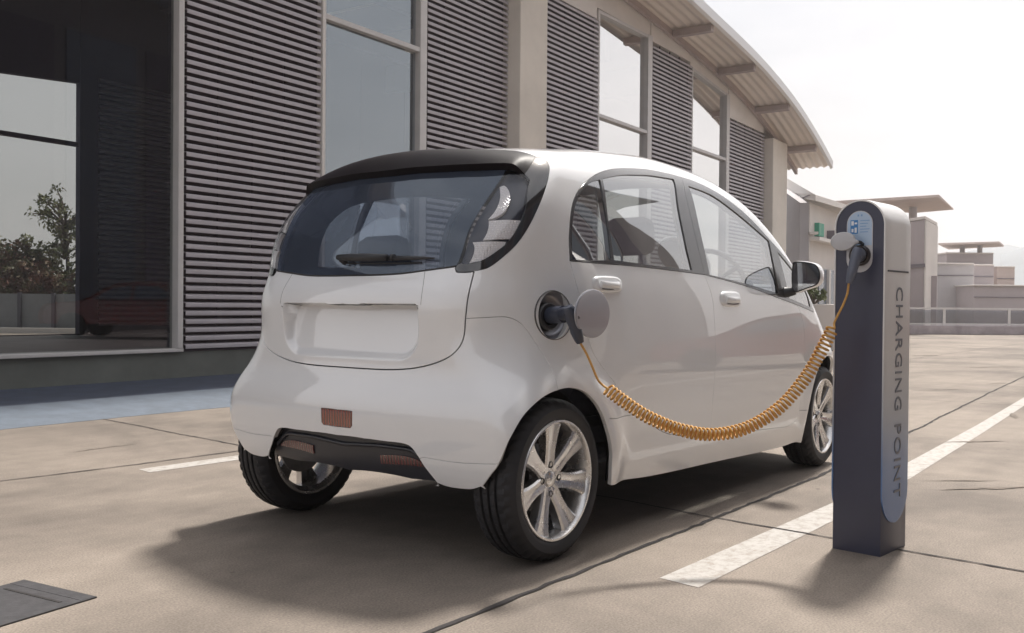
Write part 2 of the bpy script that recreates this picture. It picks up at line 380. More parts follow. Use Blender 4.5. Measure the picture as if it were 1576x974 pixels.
# glasses
g_rear=[px((881,399),(880,360),(885,318),(897,292),(910,281),(923,277)),px((923,277),(931,320),(941,399.5)),px((941,399.5),(910,400.5),(881,399))]
g_rdoor=[px((927,275.5),(954.5,270),(980,269.5),(1003,270.6),(1036.5,276)),px((1036.5,276),(1044,320),(1055,375),(1064.5,415.5)),px((1064.5,415.5),(1000,407.5),(945,400)),px((945,400),(936,340),(927,275.5))]
g_front=[px((1059,286.3),(1094,300),(1129,324.7),(1164,354),(1183,371)),px((1183,371),(1190,405),(1199,452)),px((1199,452),(1150,437),(1091.7,422.4)),px((1091.7,422.4),(1076,350),(1059,286.3))]
g_quart=[px((1197,388),(1212,406),(1228,428),(1241,451),(1247,472.5)),px((1247,472.5),(1232,466),(1215,459)),px((1215,459),(1207,425),(1197,388))]
port_o=px(*[(852+23*math.cos(t),485+36.5*math.sin(t)) for t in np.linspace(0,2*math.pi,25)[:-1]],n=2)
_zf=ctr((542,633),(516,630.3),(491,627.5)); _zg=ctr((541,658.5),(516,656.3),(493,654))
fog=cat(yz((0,_zf)),px((542,633),n=0)),cat(px((542,633),n=0),px((541.5,655),n=0),px((539,658.5),n=0)),cat(px((539,658.5),n=0),yz((0,_zg))),yz((0,_zg),(0,_zf))
# windscreen (fan chart; y runs to the centre)
ws=np.vstack([xy((2.50,-.02),(2.47,-.25),(2.42,-.45),(2.33,-.565)),xy((2.33,-.565),(2.05,-.545),(1.8,-.51),(1.68,-.47)),xy((1.68,-.47),(1.64,-.3),(1.62,-.02))])
_w1=roof_c(1.62)[0]; _w1=np.array([1.62,PT])
_zc=float(hit(np.array([[2.5,0,2.2]]),np.array([[0,0,-1.]]),0,1.5,300)[0,2])
_w0=np.array([SF,math.atan2(_zc-Z0,2.5-XB)*.75])
ws=np.vstack([[_w0],ws,[_w1],[[XB,PT]]])
skirt=np.vstack([yz((0,.262)),yz((-.3,.264),(-.44,.268)),px((673,743),(686,748),(699.7,751),(724,753),(740,749)),xz((-.20,.25),(.2,.235),n=1),px((941,747),(1000,733),(1100,711),(1200,688.5),(1236,681)),xz((2.25,.17),(2.9,.18),n=1),np.array([[2.1+.8*.9,-.47],[SF,-.49]])])
def poly(*cs): return np.vstack(cs)
BIGL=np.array([[SF,-1.2],[SR,-1.2]])
rev=lambda c:c[::-1]
REG=[ # (key, polygon) first match wins; None = nothing
 (None,poly(skirt,BIGL)),(None,AR),(None,AF),(None,port_o),
 ('spoiler',poly(rev(spo_top),lamp_spo[::-1],rev(lamp_top[:len(lamp_top)*2//3+1]),glass_top)),
 ('rear_glass',poly(glass_top[::-1],lamp_in,glass_bot)),
 ('taillight',poly(lamp_top,lamp_out,lamp_low,rev(lamp_in))),
 ('light_surround',poly(lamp_spo,trim_out,trim_low,trim_in,rev(lamp_low),rev(lamp_out),lamp_top[::-1][:3])),
 ('tailgate',poly(tg_low,rev(glass_bot),rev(trim_in),rev(trim_low))),
 ('fog_lamp',poly(*fog)),
 ('diffuser',poly(diff_out,np.array([[SR,-1.0]]))),
 ('bumper_valence',poly(valence,np.array([[-.03,-.9],[SR,-.9],[SR,-.60]]))),
 ('rear_bumper',poly(bump_top,xz((.02,.56),n=0),xz((.05,.12),n=0),np.array([[SR,-1.0]]),rev(tg_low)[:-12*0 or None])),
 ('quarter_glass',poly(*g_rear)),('door_glass_rear',poly(*g_rdoor)),('door_glass_front',poly(*g_front)),('quarter_pane',poly(*g_quart)),
 ('frame_rear',poly(fr_rear,fr_split,rev(belt_r))),
 ('frame_front',poly(fr_front,fr_bar,rev(belt_f),rev(fr_split))),
 ('frame_quarter',poly(fr_quart,rev(belt_q),rev(fr_bar))),
 ('rear_door',poly(rd_rear,rd_bot,split,rev(belt_r))),
 ('front_door',poly(rev(split),fd_bot,fd_front,rev(belt_f))),
 ('rocker',poly(rock_r,rd_rear[-1:],d_bot,rock_f,xz((2.4,.1),(.2,.1),n=0))),
 ('windscreen',ws),
]
# bumper region starts at the tailgate seam, so the seam only from where the bumper's top edge leaves it
i0=int(np.argmin(np.hypot(*(tg_low-px((717,490),n=0)[0]).T)))
for i,(k,pg) in enumerate(REG):
    if k=='rear_bumper': REG[i]=(k,poly(bump_top,xz((.02,.5),n=0),xz((.05,.12),n=0),np.array([[SR,-1.0]]),rev(tg_low[i0:])))
    if k=='rocker': REG[i]=(k,poly(rock_r,rd_rear[-14:],d_bot,rock_f,xz((2.4,.12),(.2,.12),n=0)))
def inpoly(P,pg):
    x,y=P[:,0],P[:,1]; r=np.zeros(len(P),bool); a=pg; b=np.roll(pg,-1,0)
    for (x0,y0),(x1,y1) in zip(a,b):
        if y0==y1: continue
        c=((y0>y)!=(y1>y))&(x<(x1-x0)*(y-y0)/(y1-y0)+x0); r^=c
    return r
CURVES=[tg_low,glass_bot,lamp_in,glass_top,lamp_top,lamp_out,lamp_low,trim_out,trim_low,trim_in,spo_top,lamp_spo,bump_top,valence,diff_out,arch_r,AR[-3:],arch_f,rd_rear,d_bot,split,fd_front,belt_r,belt_f,belt_q,rock_r,rock_f,fr_rear,fr_split,fr_front,fr_quart,fr_bar,skirt,ws,
 np.vstack([port_o,port_o[:1]])]+[c for g in (g_rear,g_rdoor,g_front,g_quart,fog) for c in g]
# plate recess edges: rows of points that follow the pressed edge
for o in (-.0006,.0022,.010):
    CURVES.append(yz(*[(-y,.866-o) for y in np.linspace(0,.352,24)]))
for o in (-.001,.005,.011,.017,.023,.029,.036):
    pts=[(-(.352-o),z) for z in np.linspace(.860,.80,9)]
    for z in np.linspace(.792,.742,6): pts.append((-(.352-.03*min(1,(.8-z)/.13)**2-o),z))
    for t in np.linspace(0,math.pi/2,14)[1:]:
        z=.742-(.07-o)*math.sin(t); hw=.352-.03*min(1,(.8-z)/.13)**2
        pts.append((-(hw-.07+(.07-o)*math.cos(t)),z))
    for y in np.linspace(pts[-1][0],0,30)[1:]: pts.append((y,.672+o))
    CURVES.append(yz(*pts))
def resample(c,d=.014):
    out=[c[0]]
    for a,b in zip(c[:-1],c[1:]):
        l=np.hypot(*(b-a)); k=max(1,int(math.ceil(l/d)))
        for t in range(1,k+1): out.append(a+(b-a)*t/k)
    o=[out[0]]
    for q in out[1:]:
        if np.hypot(*(q-o[-1]))>.0035: o.append(q)
    if np.hypot(*(out[-1]-o[-1]))>1e-9: 
        if len(o)>1: o[-1]=out[-1]
        else: o.append(out[-1])
    return np.array(o)
def build_chart():
    V=[];E=[]
    for c in CURVES:
        c=resample(c.copy()); c[:,0]=np.clip(c[:,0],SR,SF); c[:,1]=np.clip(c[:,1],-.85,PT)
        n=len(V); V+=list(c); E+=[(n+i,n+i+1) for i in range(len(c)-1)]
    CV=np.array(V)
    # domain frame
    def bl(a,b,d=.018):
        n=len(V); k=int(math.hypot(b[0]-a[0],b[1]-a[1])/d)
        pts=[np.array(a)*(1-t/k)+np.array(b)*t/k for t in range(k+1)]
        for q in pts: V.append(q)
        for i in range(k): E.append((n+i,n+i+1))
    bl((SR,-.85),(SR,PT)); bl((SR,PT),(SF,PT)); bl((SF,PT),(SF,-.85)); bl((SF,-.85),(SR,-.85))
    d=.017; xs=np.arange(SR+d,SF,d); ys=np.arange(-.85+d,PT,d*.87); G=[]
    for j,y in enumerate(ys):
        for x in xs: G.append((x+(d/2 if j%2 else 0),y))
    G=np.array(G); G=G[(G[:,0]<SF-.006)]
    keep=np.ones(len(G),bool)
    # cull points near the curves with a coarse grid
    cell={}
    for i,q in enumerate(CV): cell.setdefault((int(q[0]//.02),int(q[1]//.02)),[]).append(i)
    for i,g in enumerate(G):
        a,b=int(g[0]//.02),int(g[1]//.02)
        for u in(-1,0,1):
            for v in(-1,0,1):
                for k in cell.get((a+u,b+v),()):
                    if (g[0]-CV[k][0])**2+(g[1]-CV[k][1])**2<.0085**2: keep[i]=False; break
                if not keep[i]: break
            if not keep[i]: break
    G=G[keep]; V+=list(G)
    r=delaunay_2d_cdt([Vector((float(a[0]),float(a[1]))) for a in V],E,[],0,1e-5,False)
    return np.array([(v[0],v[1]) for v in r[0]]),np.array([f for f in r[2] if len(f)==3])
CV2,CT=build_chart()
cen=CV2[CT].mean(1)
KEY=np.full(len(CT),-1); done=np.zeros(len(CT),bool)
names=[k for k,_ in REG]+['body']
for i,(k,pg) in enumerate(REG):
    m=~done&inpoly(cen,pg)
    KEY[m]=-2 if k is None else i; done|=m
KEY[~done]=len(REG)
P3=surf(CV2[:,0],CV2[:,1]/.75)
bad=np.isnan(P3[:,0])
P3[np.abs(CV2[:,0]-SR)<1e-5,1]=0; P3[np.abs(CV2[:,0]-SF)<1e-5,1]=0
top=CV2[:,1]>PT-1e-5; P3[top,1]=0
N3=grad(np.nan_to_num(P3)); 
N3[np.abs(P3[:,1])<1e-4,1]=0; N3/=np.linalg.norm(N3,axis=1)[:,None]
# orient triangles outward, drop degenerate ones
a,b,c=P3[CT[:,0]],P3[CT[:,1]],P3[CT[:,2]]; tn=np.cross(b-a,c-a); fl=(tn*N3[CT].mean(1)).sum(1)<0
CT[fl]=CT[fl][:,::-1]; okt=(np.linalg.norm(tn,axis=1)>1e-9)&~bad[CT].any(1)
CT=CT[okt]; KEY=KEY[okt]
print('chart',len(CV2),len(CT),{names[k] if k>=0 else 'none':int((KEY==k).sum()) for k in set(KEY)})
def region(keys): return np.isin(KEY,[i for i,n in enumerate(names) if n in keys])
def shell(keys,gap=.0016,off=0.,fold=.016,side='both',disp=None,recalc=False,flipn=False):
    """one panel from chart triangles: seam gap, folded edge; side = both (one mesh), 'R' or 'L'"""
    T=CT[region(keys)]
    # drop slivers cut off from the panel
    par={}
    def fnd(a):
        while par.setdefault(a,a)!=a: par[a]=par[par[a]]; a=par[a]
        return a
    for t in T.tolist():
        r0=fnd(t[0]); par[fnd(t[1])]=r0; par[fnd(t[2])]=fnd(t[0])
    rt=np.array([fnd(t[0]) for t in T.tolist()]); u_,c_=np.unique(rt,return_counts=True); T=T[np.isin(rt,u_[c_>=12])] if c_.max()>=12 else T
    ids,inv=np.unique(T,return_inverse=True); T=inv.reshape(-1,3); P=P3[ids].copy(); Nn=N3[ids].copy()
    mid=np.abs(P[:,1])<1e-4
    ed={}
    for t in T:
        for i in range(3):
            e=(t[i],t[(i+1)%3]); 
            if (e[1],e[0]) in ed: del ed[(e[1],e[0])]
            else: ed[e]=1
    be=[e for e in ed if not (mid[e[0]] and mid[e[1]])]
    inn=np.zeros_like(P)
    for a,b in be:
        d=P[b]-P[a]; n=np.cross(Nn[a]+Nn[b],d); l=np.linalg.norm(n)
        if l>1e-9: n/=l; inn[a]+=n; inn[b]+=n
    l=np.linalg.norm(inn,axis=1); m=l>1e-9; inn[m]/=l[m][:,None]; inn[mid,1]=0
    P=P+inn*gap
    if disp is not None: P=P+Nn*disp(P)[:,None]
    P=P+Nn*off
    V=list(P); NN=list(Nn); Fc=[tuple(t) for t in T]
    if fold:
        mp={}
        nb={}
        for a,b in be:
            d=P[b]-P[a]; n=-np.cross(Nn[a]+Nn[b],d); n/=np.linalg.norm(n)+1e-12; nb[a]=nb.get(a,0)+n; nb[b]=nb.get(b,0)+n
        for a in nb:
            n=nb[a]/(np.linalg.norm(nb[a])+1e-12)
            # rounded lip: top copy, shoulder, foot
            k=len(V); V.append(P[a]); NN.append(Nn[a]*.75+n*.65); V.append(P[a]-Nn[a]*.0022+n*.0007); NN.append(n+Nn[a]*.1)
            V.append(P[a]-Nn[a]*fold-inn[a]*.002); NN.append(n); mp[a]=k
        for a,b in be:
            i,j=mp[a],mp[b]
            Fc.append((b,a,i,j)) if False else None
            Fc.append((j,i,i+1,j+1)); Fc.append((j+1,i+1,i+2,j+2))
    V=np.array(V); NN=np.array(NN); NN/=np.linalg.norm(NN,axis=1)[:,None]
    if recalc: NN=None
    def mir(V,NN,Fc): return V*[1,-1,1],(None if NN is None else NN*[1,-1,1]),[f[::-1] for f in Fc]
    if side=='R': return V,NN,Fc
    if side=='L': return mir(V,NN,Fc)
    Vm,Nm,Fm=mir(V,NN,Fc); n=len(V); mp2=np.arange(n)+n
    Va=np.vstack([V,Vm]); Fa=list(Fc)+[tuple(int(mp2[i]) for i in f) for f in Fm]
    # weld the centre line
    idm=[i for i in range(len(P)) if mid[i]]; w=np.arange(2*n)
    for i in idm: w[i+n]=i
    Fa=[tuple(int(w[i]) for i in f) for f in Fa]
    used=np.zeros(2*n,bool); 
    for f in Fa:
        for i in f: used[i]=True
    re=np.cumsum(used)-1
    Va=Va[used]; Fa=[tuple(int(re[i]) for i in f) for f in Fa]; Fa=[f for f in Fa if len(set(f))>2]
    Na=None if NN is None else np.vstack([NN,Nm])[used]
    return Va,Na,Fa
def panel(name,m,parent,keys,**k):
    V,Nn,Fc=shell(keys,**k)
    return mesh(name,V,Fc,m,parent,smooth=4,normals=Nn)
# ------------------------------------------------------------------ the car
paint=mat('white_car_paint',(.82,.83,.845),.28,coat=1.0,coat_r=.015)
blackgl=mat('gloss_black_trim',(.012,.012,.014),.12,coat=1,coat_r=.03)
greygl=mat('grey_frame_trim',(.055,.053,.056),.22,coat=.8,coat_r=.06)
blackpl=mat('black_plastic',(.022,.022,.026),.45,bump=(180,.06,.002))
navypl=mat('dark_diffuser_plastic',(.020,.022,.032),.35,coat=.3,coat_r=.2)
darkin=mat('dark_interior',(.075,.085,.12),.75,noise=(40,.15))
seatm=mat('seat_fabric',(.045,.05,.075),.85,noise=(60,.2),bump=(400,.3,.001))
rub=mat('tyre_rubber',(.018,.018,.022),.62,noise=(12,.25),bump=(90,.08,.002))
alloy=mat('polished_alloy',(.72,.715,.71),.27,metal=.88,coat=.6,coat_r=.08,noise=(8,.05))
steel=mat('brake_steel',(.25,.25,.26),.4,metal=1.,noise=(20,.2))
lensw=mat('clear_lens_reflector',(.93,.92,.93),.2,metal=.0,coat=.8)
redl=mat('red_lens',(.25,.045,.03),.25,coat=1,coat_r=.04)
redd=mat('dark_red_reflector',(.10,.022,.022),.3,coat=.7,coat_r=.1)
silver=mat('silver_flap',(.30,.30,.33),.34,metal=.6,coat=.3)
glr=glass('rear_tinted_glass',(.60,.66,.78),1.55,gain=(.80,.90,1.0),film=(.17,.21,.30,.24))
gls=glass('side_glass',(.66,.68,.68),2.6)
glw=glass('windscreen_glass',(.80,.84,.82),1.6)
gll=glass('lamp_cover',(.97,.97,.98),1.4)
def ribbed(name,col,col2,scale,axis='Y',rough=.25):
    """vertical prism ribs moulded in a lens"""
    m=mat(name,col,rough,coat=1,coat_r=.05); t=m.node_tree; b=t.nodes['Principled BSDF']
    w=t.nodes.new('ShaderNodeTexWave'); w.bands_direction=axis; w.inputs['Scale'].default_value=scale; w.inputs['Distortion'].default_value=.0
    c=t.nodes.new('ShaderNodeTexCoord'); mx=t.nodes.new('ShaderNodeMixRGB'); mx.inputs[1].default_value=(*col,1); mx.inputs[2].default_value=(*col2,1)
    bp=t.nodes.new('ShaderNodeBump'); bp.inputs['Strength'].default_value=.5; bp.inputs['Distance'].default_value=.003
    t.links.new(c.outputs['Object'],w.inputs[0]); t.links.new(w.outputs['Fac'],mx.inputs[0]); t.links.new(mx.outputs[0],b.inputs['Base Color']); t.links.new(w.outputs['Fac'],bp.inputs['Height']); t.links.new(bp.outputs[0],b.inputs['Normal'])
    return m
redr=ribbed('red_ribbed_fog_lens',(.30,.065,.035),(.10,.02,.012),23)
redr2=ribbed('dark_red_ribbed_reflector',(.16,.035,.035),(.03,.01,.012),23)
# crystal lamp: facets from a checkered bump
m=lensw; t=m.node_tree; b=t.nodes['Principled BSDF']; vo=t.nodes.new('ShaderNodeTexVoronoi'); vo.inputs['Scale'].default_value=135; vo.distance='CHEBYCHEV'; vo.inputs['Randomness'].default_value=.0
c_=t.nodes.new('ShaderNodeTexCoord'); mpn=t.nodes.new('ShaderNodeMapping'); mpn.inputs['Rotation'].default_value=(.0,0,.0)
bp=t.nodes.new('ShaderNodeBump'); bp.inputs['Strength'].default_value=1.; bp.inputs['Distance'].default_value=.006
t.links.new(c_.outputs['Object'],mpn.inputs[0]); t.links.new(mpn.outputs[0],vo.inputs['Vector']); t.links.new(vo.outputs['Distance'],bp.inputs['Height']); t.links.new(bp.outputs[0],b.inputs['Normal'])
rr=t.nodes.new('ShaderNodeMapRange'); rr.inputs['From Max'].default_value=.5; rr.inputs['To Min'].default_value=1.; rr.inputs['To Max'].default_value=.72
sc=t.nodes.new('ShaderNodeVectorMath'); sc.operation='SCALE'; sc.inputs[0].default_value=(.95,.93,.94)
t.links.new(vo.outputs['Distance'],rr.inputs['Value']); t.links.new(rr.outputs[0],sc.inputs['Scale']); t.links.new(sc.outputs[0],b.inputs['Base Color'])

car=tag(empty('hatchback_car',(1.1,0,0)),'white four door hatchback with an open charging flap, plugged in beside the charging post','car')
body=panel('body',paint,car,['body'],gap=.0014)
spd=lambda P:.030*sst((RX0+.02-P[:,0])/.17)*sst((.575-np.abs(P[:,1]))/.05)
panel('rear_bumper',paint,car,['rear_bumper'],gap=.0014,fold=.016)
for _s in 'RL': panel('lower_valence',paint,car,['bumper_valence'],gap=.0012,fold=.003,side=_s)
dif=panel('diffuser',navypl,car,['diffuser'],gap=-.004,off=-.034,fold=.03)
tg=panel('tailgate',paint,car,['tailgate'],gap=.0040,fold=.02)
rg=panel('rear_window',glr,car,['rear_glass'],gap=.0005,off=-.001,fold=.004)
panel('windscreen',glw,car,['windscreen'],gap=.0,off=-.002,fold=0)
spo=panel('spoiler',mat('spoiler_dark_gloss',(.005,.003,.005),.45,coat=.0,spec=.12),car,['spoiler'],gap=0,fold=.03,disp=spd,recalc=True)
panel('fog_lamp',redr,car,['fog_lamp'],gap=.001,off=.001,fold=.01)
for sd_ in 'RL':
    panel('light_surround',blackgl,car,['light_surround'],gap=.0004,side=sd_,fold=.01)
    tl=panel('taillight',gll,car,['taillight'],gap=.0006,side=sd_,off=-.0008,fold=.003)
    panel('lamp_bowl',mat('lamp_bowl',(.02,.024,.04),.35,metal=.3,coat=.3),tl,['taillight'],gap=.0004,side=sd_,off=-.020,fold=0)
    d=panel('rear_door',paint,car,['rear_door'],gap=.0015,side=sd_)
    panel('window_frame',greygl,d,['frame_rear'],gap=.001,side=sd_,off=.0015,fold=.025)
    panel('quarter_window',gls,d,['quarter_glass'],gap=0,side=sd_,off=-.003,fold=0)
    panel('window_pane',gls,d,['door_glass_rear'],gap=0,side=sd_,off=-.003,fold=0)
    d2=panel('front_door',paint,car,['front_door'],gap=.0015,side=sd_)
    panel('window_frame',greygl,d2,['frame_front'],gap=.001,side=sd_,off=.0015,fold=.025)
    panel('window_pane',gls,d2,['door_glass_front'],gap=0,side=sd_,off=-.003,fold=0)
    qf=panel('quarter_frame',greygl,car,['frame_quarter'],gap=.001,side=sd_,off=.001,fold=.02)
    panel('quarter_pane',gls,qf,['quarter_pane'],gap=0,side=sd_,off=-.003,fold=0)
    panel('rocker_panel',paint,car,['rocker'],gap=.0014,side=sd_)
    if sd_=='R': doors=(d,d2); lampR=tl; qfR=qf
    else: doorsL=(d,d2); lampL=tl; qfL=qf
# inner trim behind every opaque panel
opq=['body','rear_bumper','bumper_valence','tailgate','spoiler','light_surround','taillight','rear_door','front_door','frame_rear','frame_front','frame_quarter','rocker','fog_lamp']
V,Nn,Fc=shell(opq,gap=.004,off=-.034,fold=0)
mesh('interior_trim',V,Fc,mat('interior_trim_grey',(.24,.27,.35),.75,noise=(30,.08)),car,smooth=4,normals=-Nn)
# local patches drawn on the body surface
def patch(pg,off,fold=.006,d=.006,side='R'):
    pg=resample(pg,.008); pg=pg[:-1] if np.hypot(*(pg[0]-pg[-1]))<.003 else pg
    lo,hi=pg.min(0),pg.max(0); V=list(pg); E=[(i,(i+1)%len(pg)) for i in range(len(pg))]
    for y in np.arange(lo[1],hi[1],d):
        for x in np.arange(lo[0],hi[0],d):
            q=np.array([x,y])
            if inpoly(q[None],pg)[0] and np.min(np.hypot(*(pg-q).T))>d*.5: V.append(q)
    r=delaunay_2d_cdt([Vector((float(a[0]),float(a[1]))) for a in V],E,[],0,1e-6,False)
    C2=np.array([(v[0],v[1]) for v in r[0]]); T=np.array([f for f in r[2] if len(f)==3]); T=T[inpoly(C2[T].mean(1),pg)]
    P=surf(C2[:,0],C2[:,1]/.75); G=grad(P); a,b,c=P[T[:,0]],P[T[:,1]],P[T[:,2]]; fl=(np.cross(b-a,c-a)*G[T].mean(1)).sum(1)<0; T[fl]=T[fl][:,::-1]
    V3=list(P+G*off); NN=list(G); F3=[tuple(t) for t in T]; ed={}
    for t in F3:
        for i in range(3):
            e=(t[i],t[(i+1)%3])
            if (e[1],e[0]) in ed: del ed[(e[1],e[0])]
            else: ed[e]=1
    if fold:
        for a_,b_ in ed:
            n=-np.cross(G[a_],P[b_]-P[a_]); n/=np.linalg.norm(n)+1e-12; k=len(V3)
            V3+=[V3[a_],V3[b_],V3[a_]-G[a_]*fold,V3[b_]-G[b_]*fold]; NN+=[n]*4; F3.append((k+1,k,k+2,k+3))
    V3=np.array(V3);NN=np.array(NN)
    if side=='L': V3=V3*[1,-1,1]; NN=NN*[1,-1,1]; F3=[f[::-1] for f in F3]
    return V3,NN,F3
def patch_obj(name,m,parent,pg,off,side='R',**k):
    V,Nn,Fc=patch(pg,off,side=side,**k); return mesh(name,V,Fc,m,parent,smooth=4,normals=Nn)
segs=[cat(px((768,285),(775,283),(782,290),(785,303),(781,316),(772,327),(757,334.5),n=4),px((750,335.5),(760,324),(767,310),(769,298),(768,285),n=4)),
 cat(px((751,338),(802,338),n=1),px((802,338),(797,352),(788,367),n=4),px((788,367),(742,368.5),n=1),px((742,368.5),(748,358),(751,347),(751,338),n=4)),
 cat(px((726,371.5),(780,371.5),n=1),px((780,371.5),(773,382),(761,391.5),(745,399),(721,404),n=4),px((721,404),(727,392),(729,380),(726,371.5),n=4))]
for sd_,tl in (('R',lampR),('L',lampL)):
    for sg in segs: patch_obj('lamp_reflector',lensw,tl,sg,-.008,side=sd_,fold=.012)
# rear wall of the tailgate: panel lines beside the plate recess, grey tubes drawn as seam shade
V=[]
for sg in (-1,1):
    c=px((654,417),(651,440),(647.5,469)); P=surf(c[:,0],c[:,1]/.75); P[:,1]*=-sg*-1
    mb=MB(); mb.tube(P*[1,1,1]+np.array([.0006,0,0]),.0011,6); mb.build('panel_line',mat('seam_shade_grey',(.12,.12,.12),.6),tg,smooth=4)
# thin black seal between tailgate glass and panel
c=np.vstack([glass_bot]); P=surf(c[:,0],c[:,1]/.75); P=np.vstack([P,(P*[1,-1,1])[::-1][1:]])
MB().tube(P,.0028,8).build('seal',blackpl,rg,smooth=4)
# ridge on the diffuser and its reflectors
def dpt(uv,n=8):
    c=px(*uv,n=n); return c
c=np.vstack([px((655,722),(640,708),(626,697),(600,692),(565,688)),yz((0,.365))]); P=surf(c[:,0],c[:,1]/.75); G=grad(P); P=P-G*.030
P=np.vstack([P,(P*[1,-1,1])[::-1][1:]]); MB().tube(P,.007,10).build('diffuser_ridge',navypl,dif,smooth=4)
refl=cat(px((576,704),(610,705),(635,712),(650,724),n=4),px((650,724),(578,718.5),n=1),px((578,718.5),(576,704),n=1))
for sd_ in 'RL': patch_obj('reflector',redr2,dif,refl,-.028,side=sd_,fold=.01)
# fog lamp bezel
# underbody
mb=MB(); mb.box((1.2,0,.30),(2.75,1.22,.06),bev=.02); mb.box((1.2,0,.245),(1.9,.8,.06),bev=.015); mb.build('underbody',darkin,car)
for X in(0,2.55):
    for s in(-1,1):
        mb=MB()
        V=[];Fc=[];pr=[(.302,.63),(.302,.60),(.302,.55),(.302,.47),(.29,.445),(.10,.44)]; K=len(pr); na=48
        for i in range(na+1):
            t_=R_(8+(156 if X<1 else 164)*i/na)
            for r_,y_ in pr: V.append((X+r_*math.cos(t_),s*y_,.283+r_*math.sin(t_)))
        for i in range(na):
            for k in range(K-1): Fc.append((i*K+k,i*K+k+1,(i+1)*K+k+1,(i+1)*K+k))
        mb.add(V,Fc); mb.build('wheel_housing',mat('wheel_housing_plastic',(.015,.015,.017),.8),car,smooth=4)
mb=MB(); mb.tube([(0,-.6,.27),(0,.6,.27)],.04,12); mb.tube([(.12,-.5,.24),(.12,.5,.24)],.03,10); mb.box((.25,0,.3),(.5,.5,.16),bev=.03); mb.build('rear_axle',steel,car,smooth=.6)
# interior
mb=MB(); mb.box((1.1,0,.38),(2.3,1.2,.06)); mb.box((.1,0,.62),(.5,1.0,.3),bev=.03); mb.box((2.2,0,.82),(.45,1.25,.30),bev=.08); mb.box((2.05,-.32,.98),(.15,.32,.08),bev=.03); mb.build('cabin_floor_and_dashboard',darkin,car,smooth=.6)
def seat(x,y,zt,w,front):
    mb=MB(); mb.box((x+.27,y,.52),(.5,w,.16),bev=.06)
    M=Matrix.Translation((x,y,(zt+.52)/2-.04))@Matrix.Rotation(R_(-14 if front else -8),4,'Y')
    mb.box((0,0,0),(.13,w,zt-.55),M=M,bev=.055)
    o=mb.build('seat',seatm,car,smooth=.8)
    mb=MB(); M=Matrix.Translation((x-.065 if front else x-.02,y,zt+(.05 if front else .02)))@Matrix.Rotation(R_(-10),4,'Y')
    V=[];
    mb.box((0,0,.03),(.10,w*.52,.17),M=M,bev=.045)
    for s in(-.05,.05): mb.tube([M@Vector((0,s,-.12)),M@Vector((0,s,-.02))],.006,8)
    mb.build('headrest',seatm,o,smooth=.8); return o
for y in(-.35,.35): seat(1.12,y,1.10,.46,True)
for y in(-.33,.33): seat(.22,y,1.02,.50,False)
mb=MB(); M=Matrix.Translation((1.86,-.36,.99))@Matrix.Rotation(R_(65),4,'Y')
mb.tube([M@Vector((.18*math.cos(t),.18*math.sin(t),0)) for t in np.linspace(0,2*math.pi,33)[:-1]],.013,8,closed=True)
for a in(0,2.1,4.2): mb.tube([M@Vector((0,0,0)),M@Vector((.18*math.cos(a),.18*math.sin(a),0))],.012,6)
mb.tube([M@Vector((0,0,0)),(2.1,-.36,.9)],.03,10); mb.build('steering_wheel',darkin,car,smooth=4)
# wiper on the rear glass
def on_glass(u,v,o): 
    P=hit(CO,ray(u,v)[None],1.5,9,500)[0]; return P+grad(P[None])[0]*o
wp=[on_glass(u,v,.022) for u,v in [(527,398.5),(545,399),(575,399),(602,399.5)]]
mb=MB(); mb.tube(wp,[.010,.014,.0145,.012],12); wp2=[on_glass(u,v,.014) for u,v in [(598,399),(630,399),(655,399),(673,399.5)]]
mb.tube(wp2,[.0095,.008,.006,.002],10)
mb.tube([on_glass(606,398,.012),on_glass(610,398.2,.012)],.013,10); mb.tube([on_glass(532,404,.0),on_glass(532,401,.022)],.012,10)
wiper=mb.build('rear_wiper',blackpl,car,smooth=4)
MB().tube([on_glass(u,v,.004) for u,v in [(536,405.5),(570,406),(620,405.5),(650,405)]],.003,6).build('wiper_blade',blackpl,wiper,smooth=4)
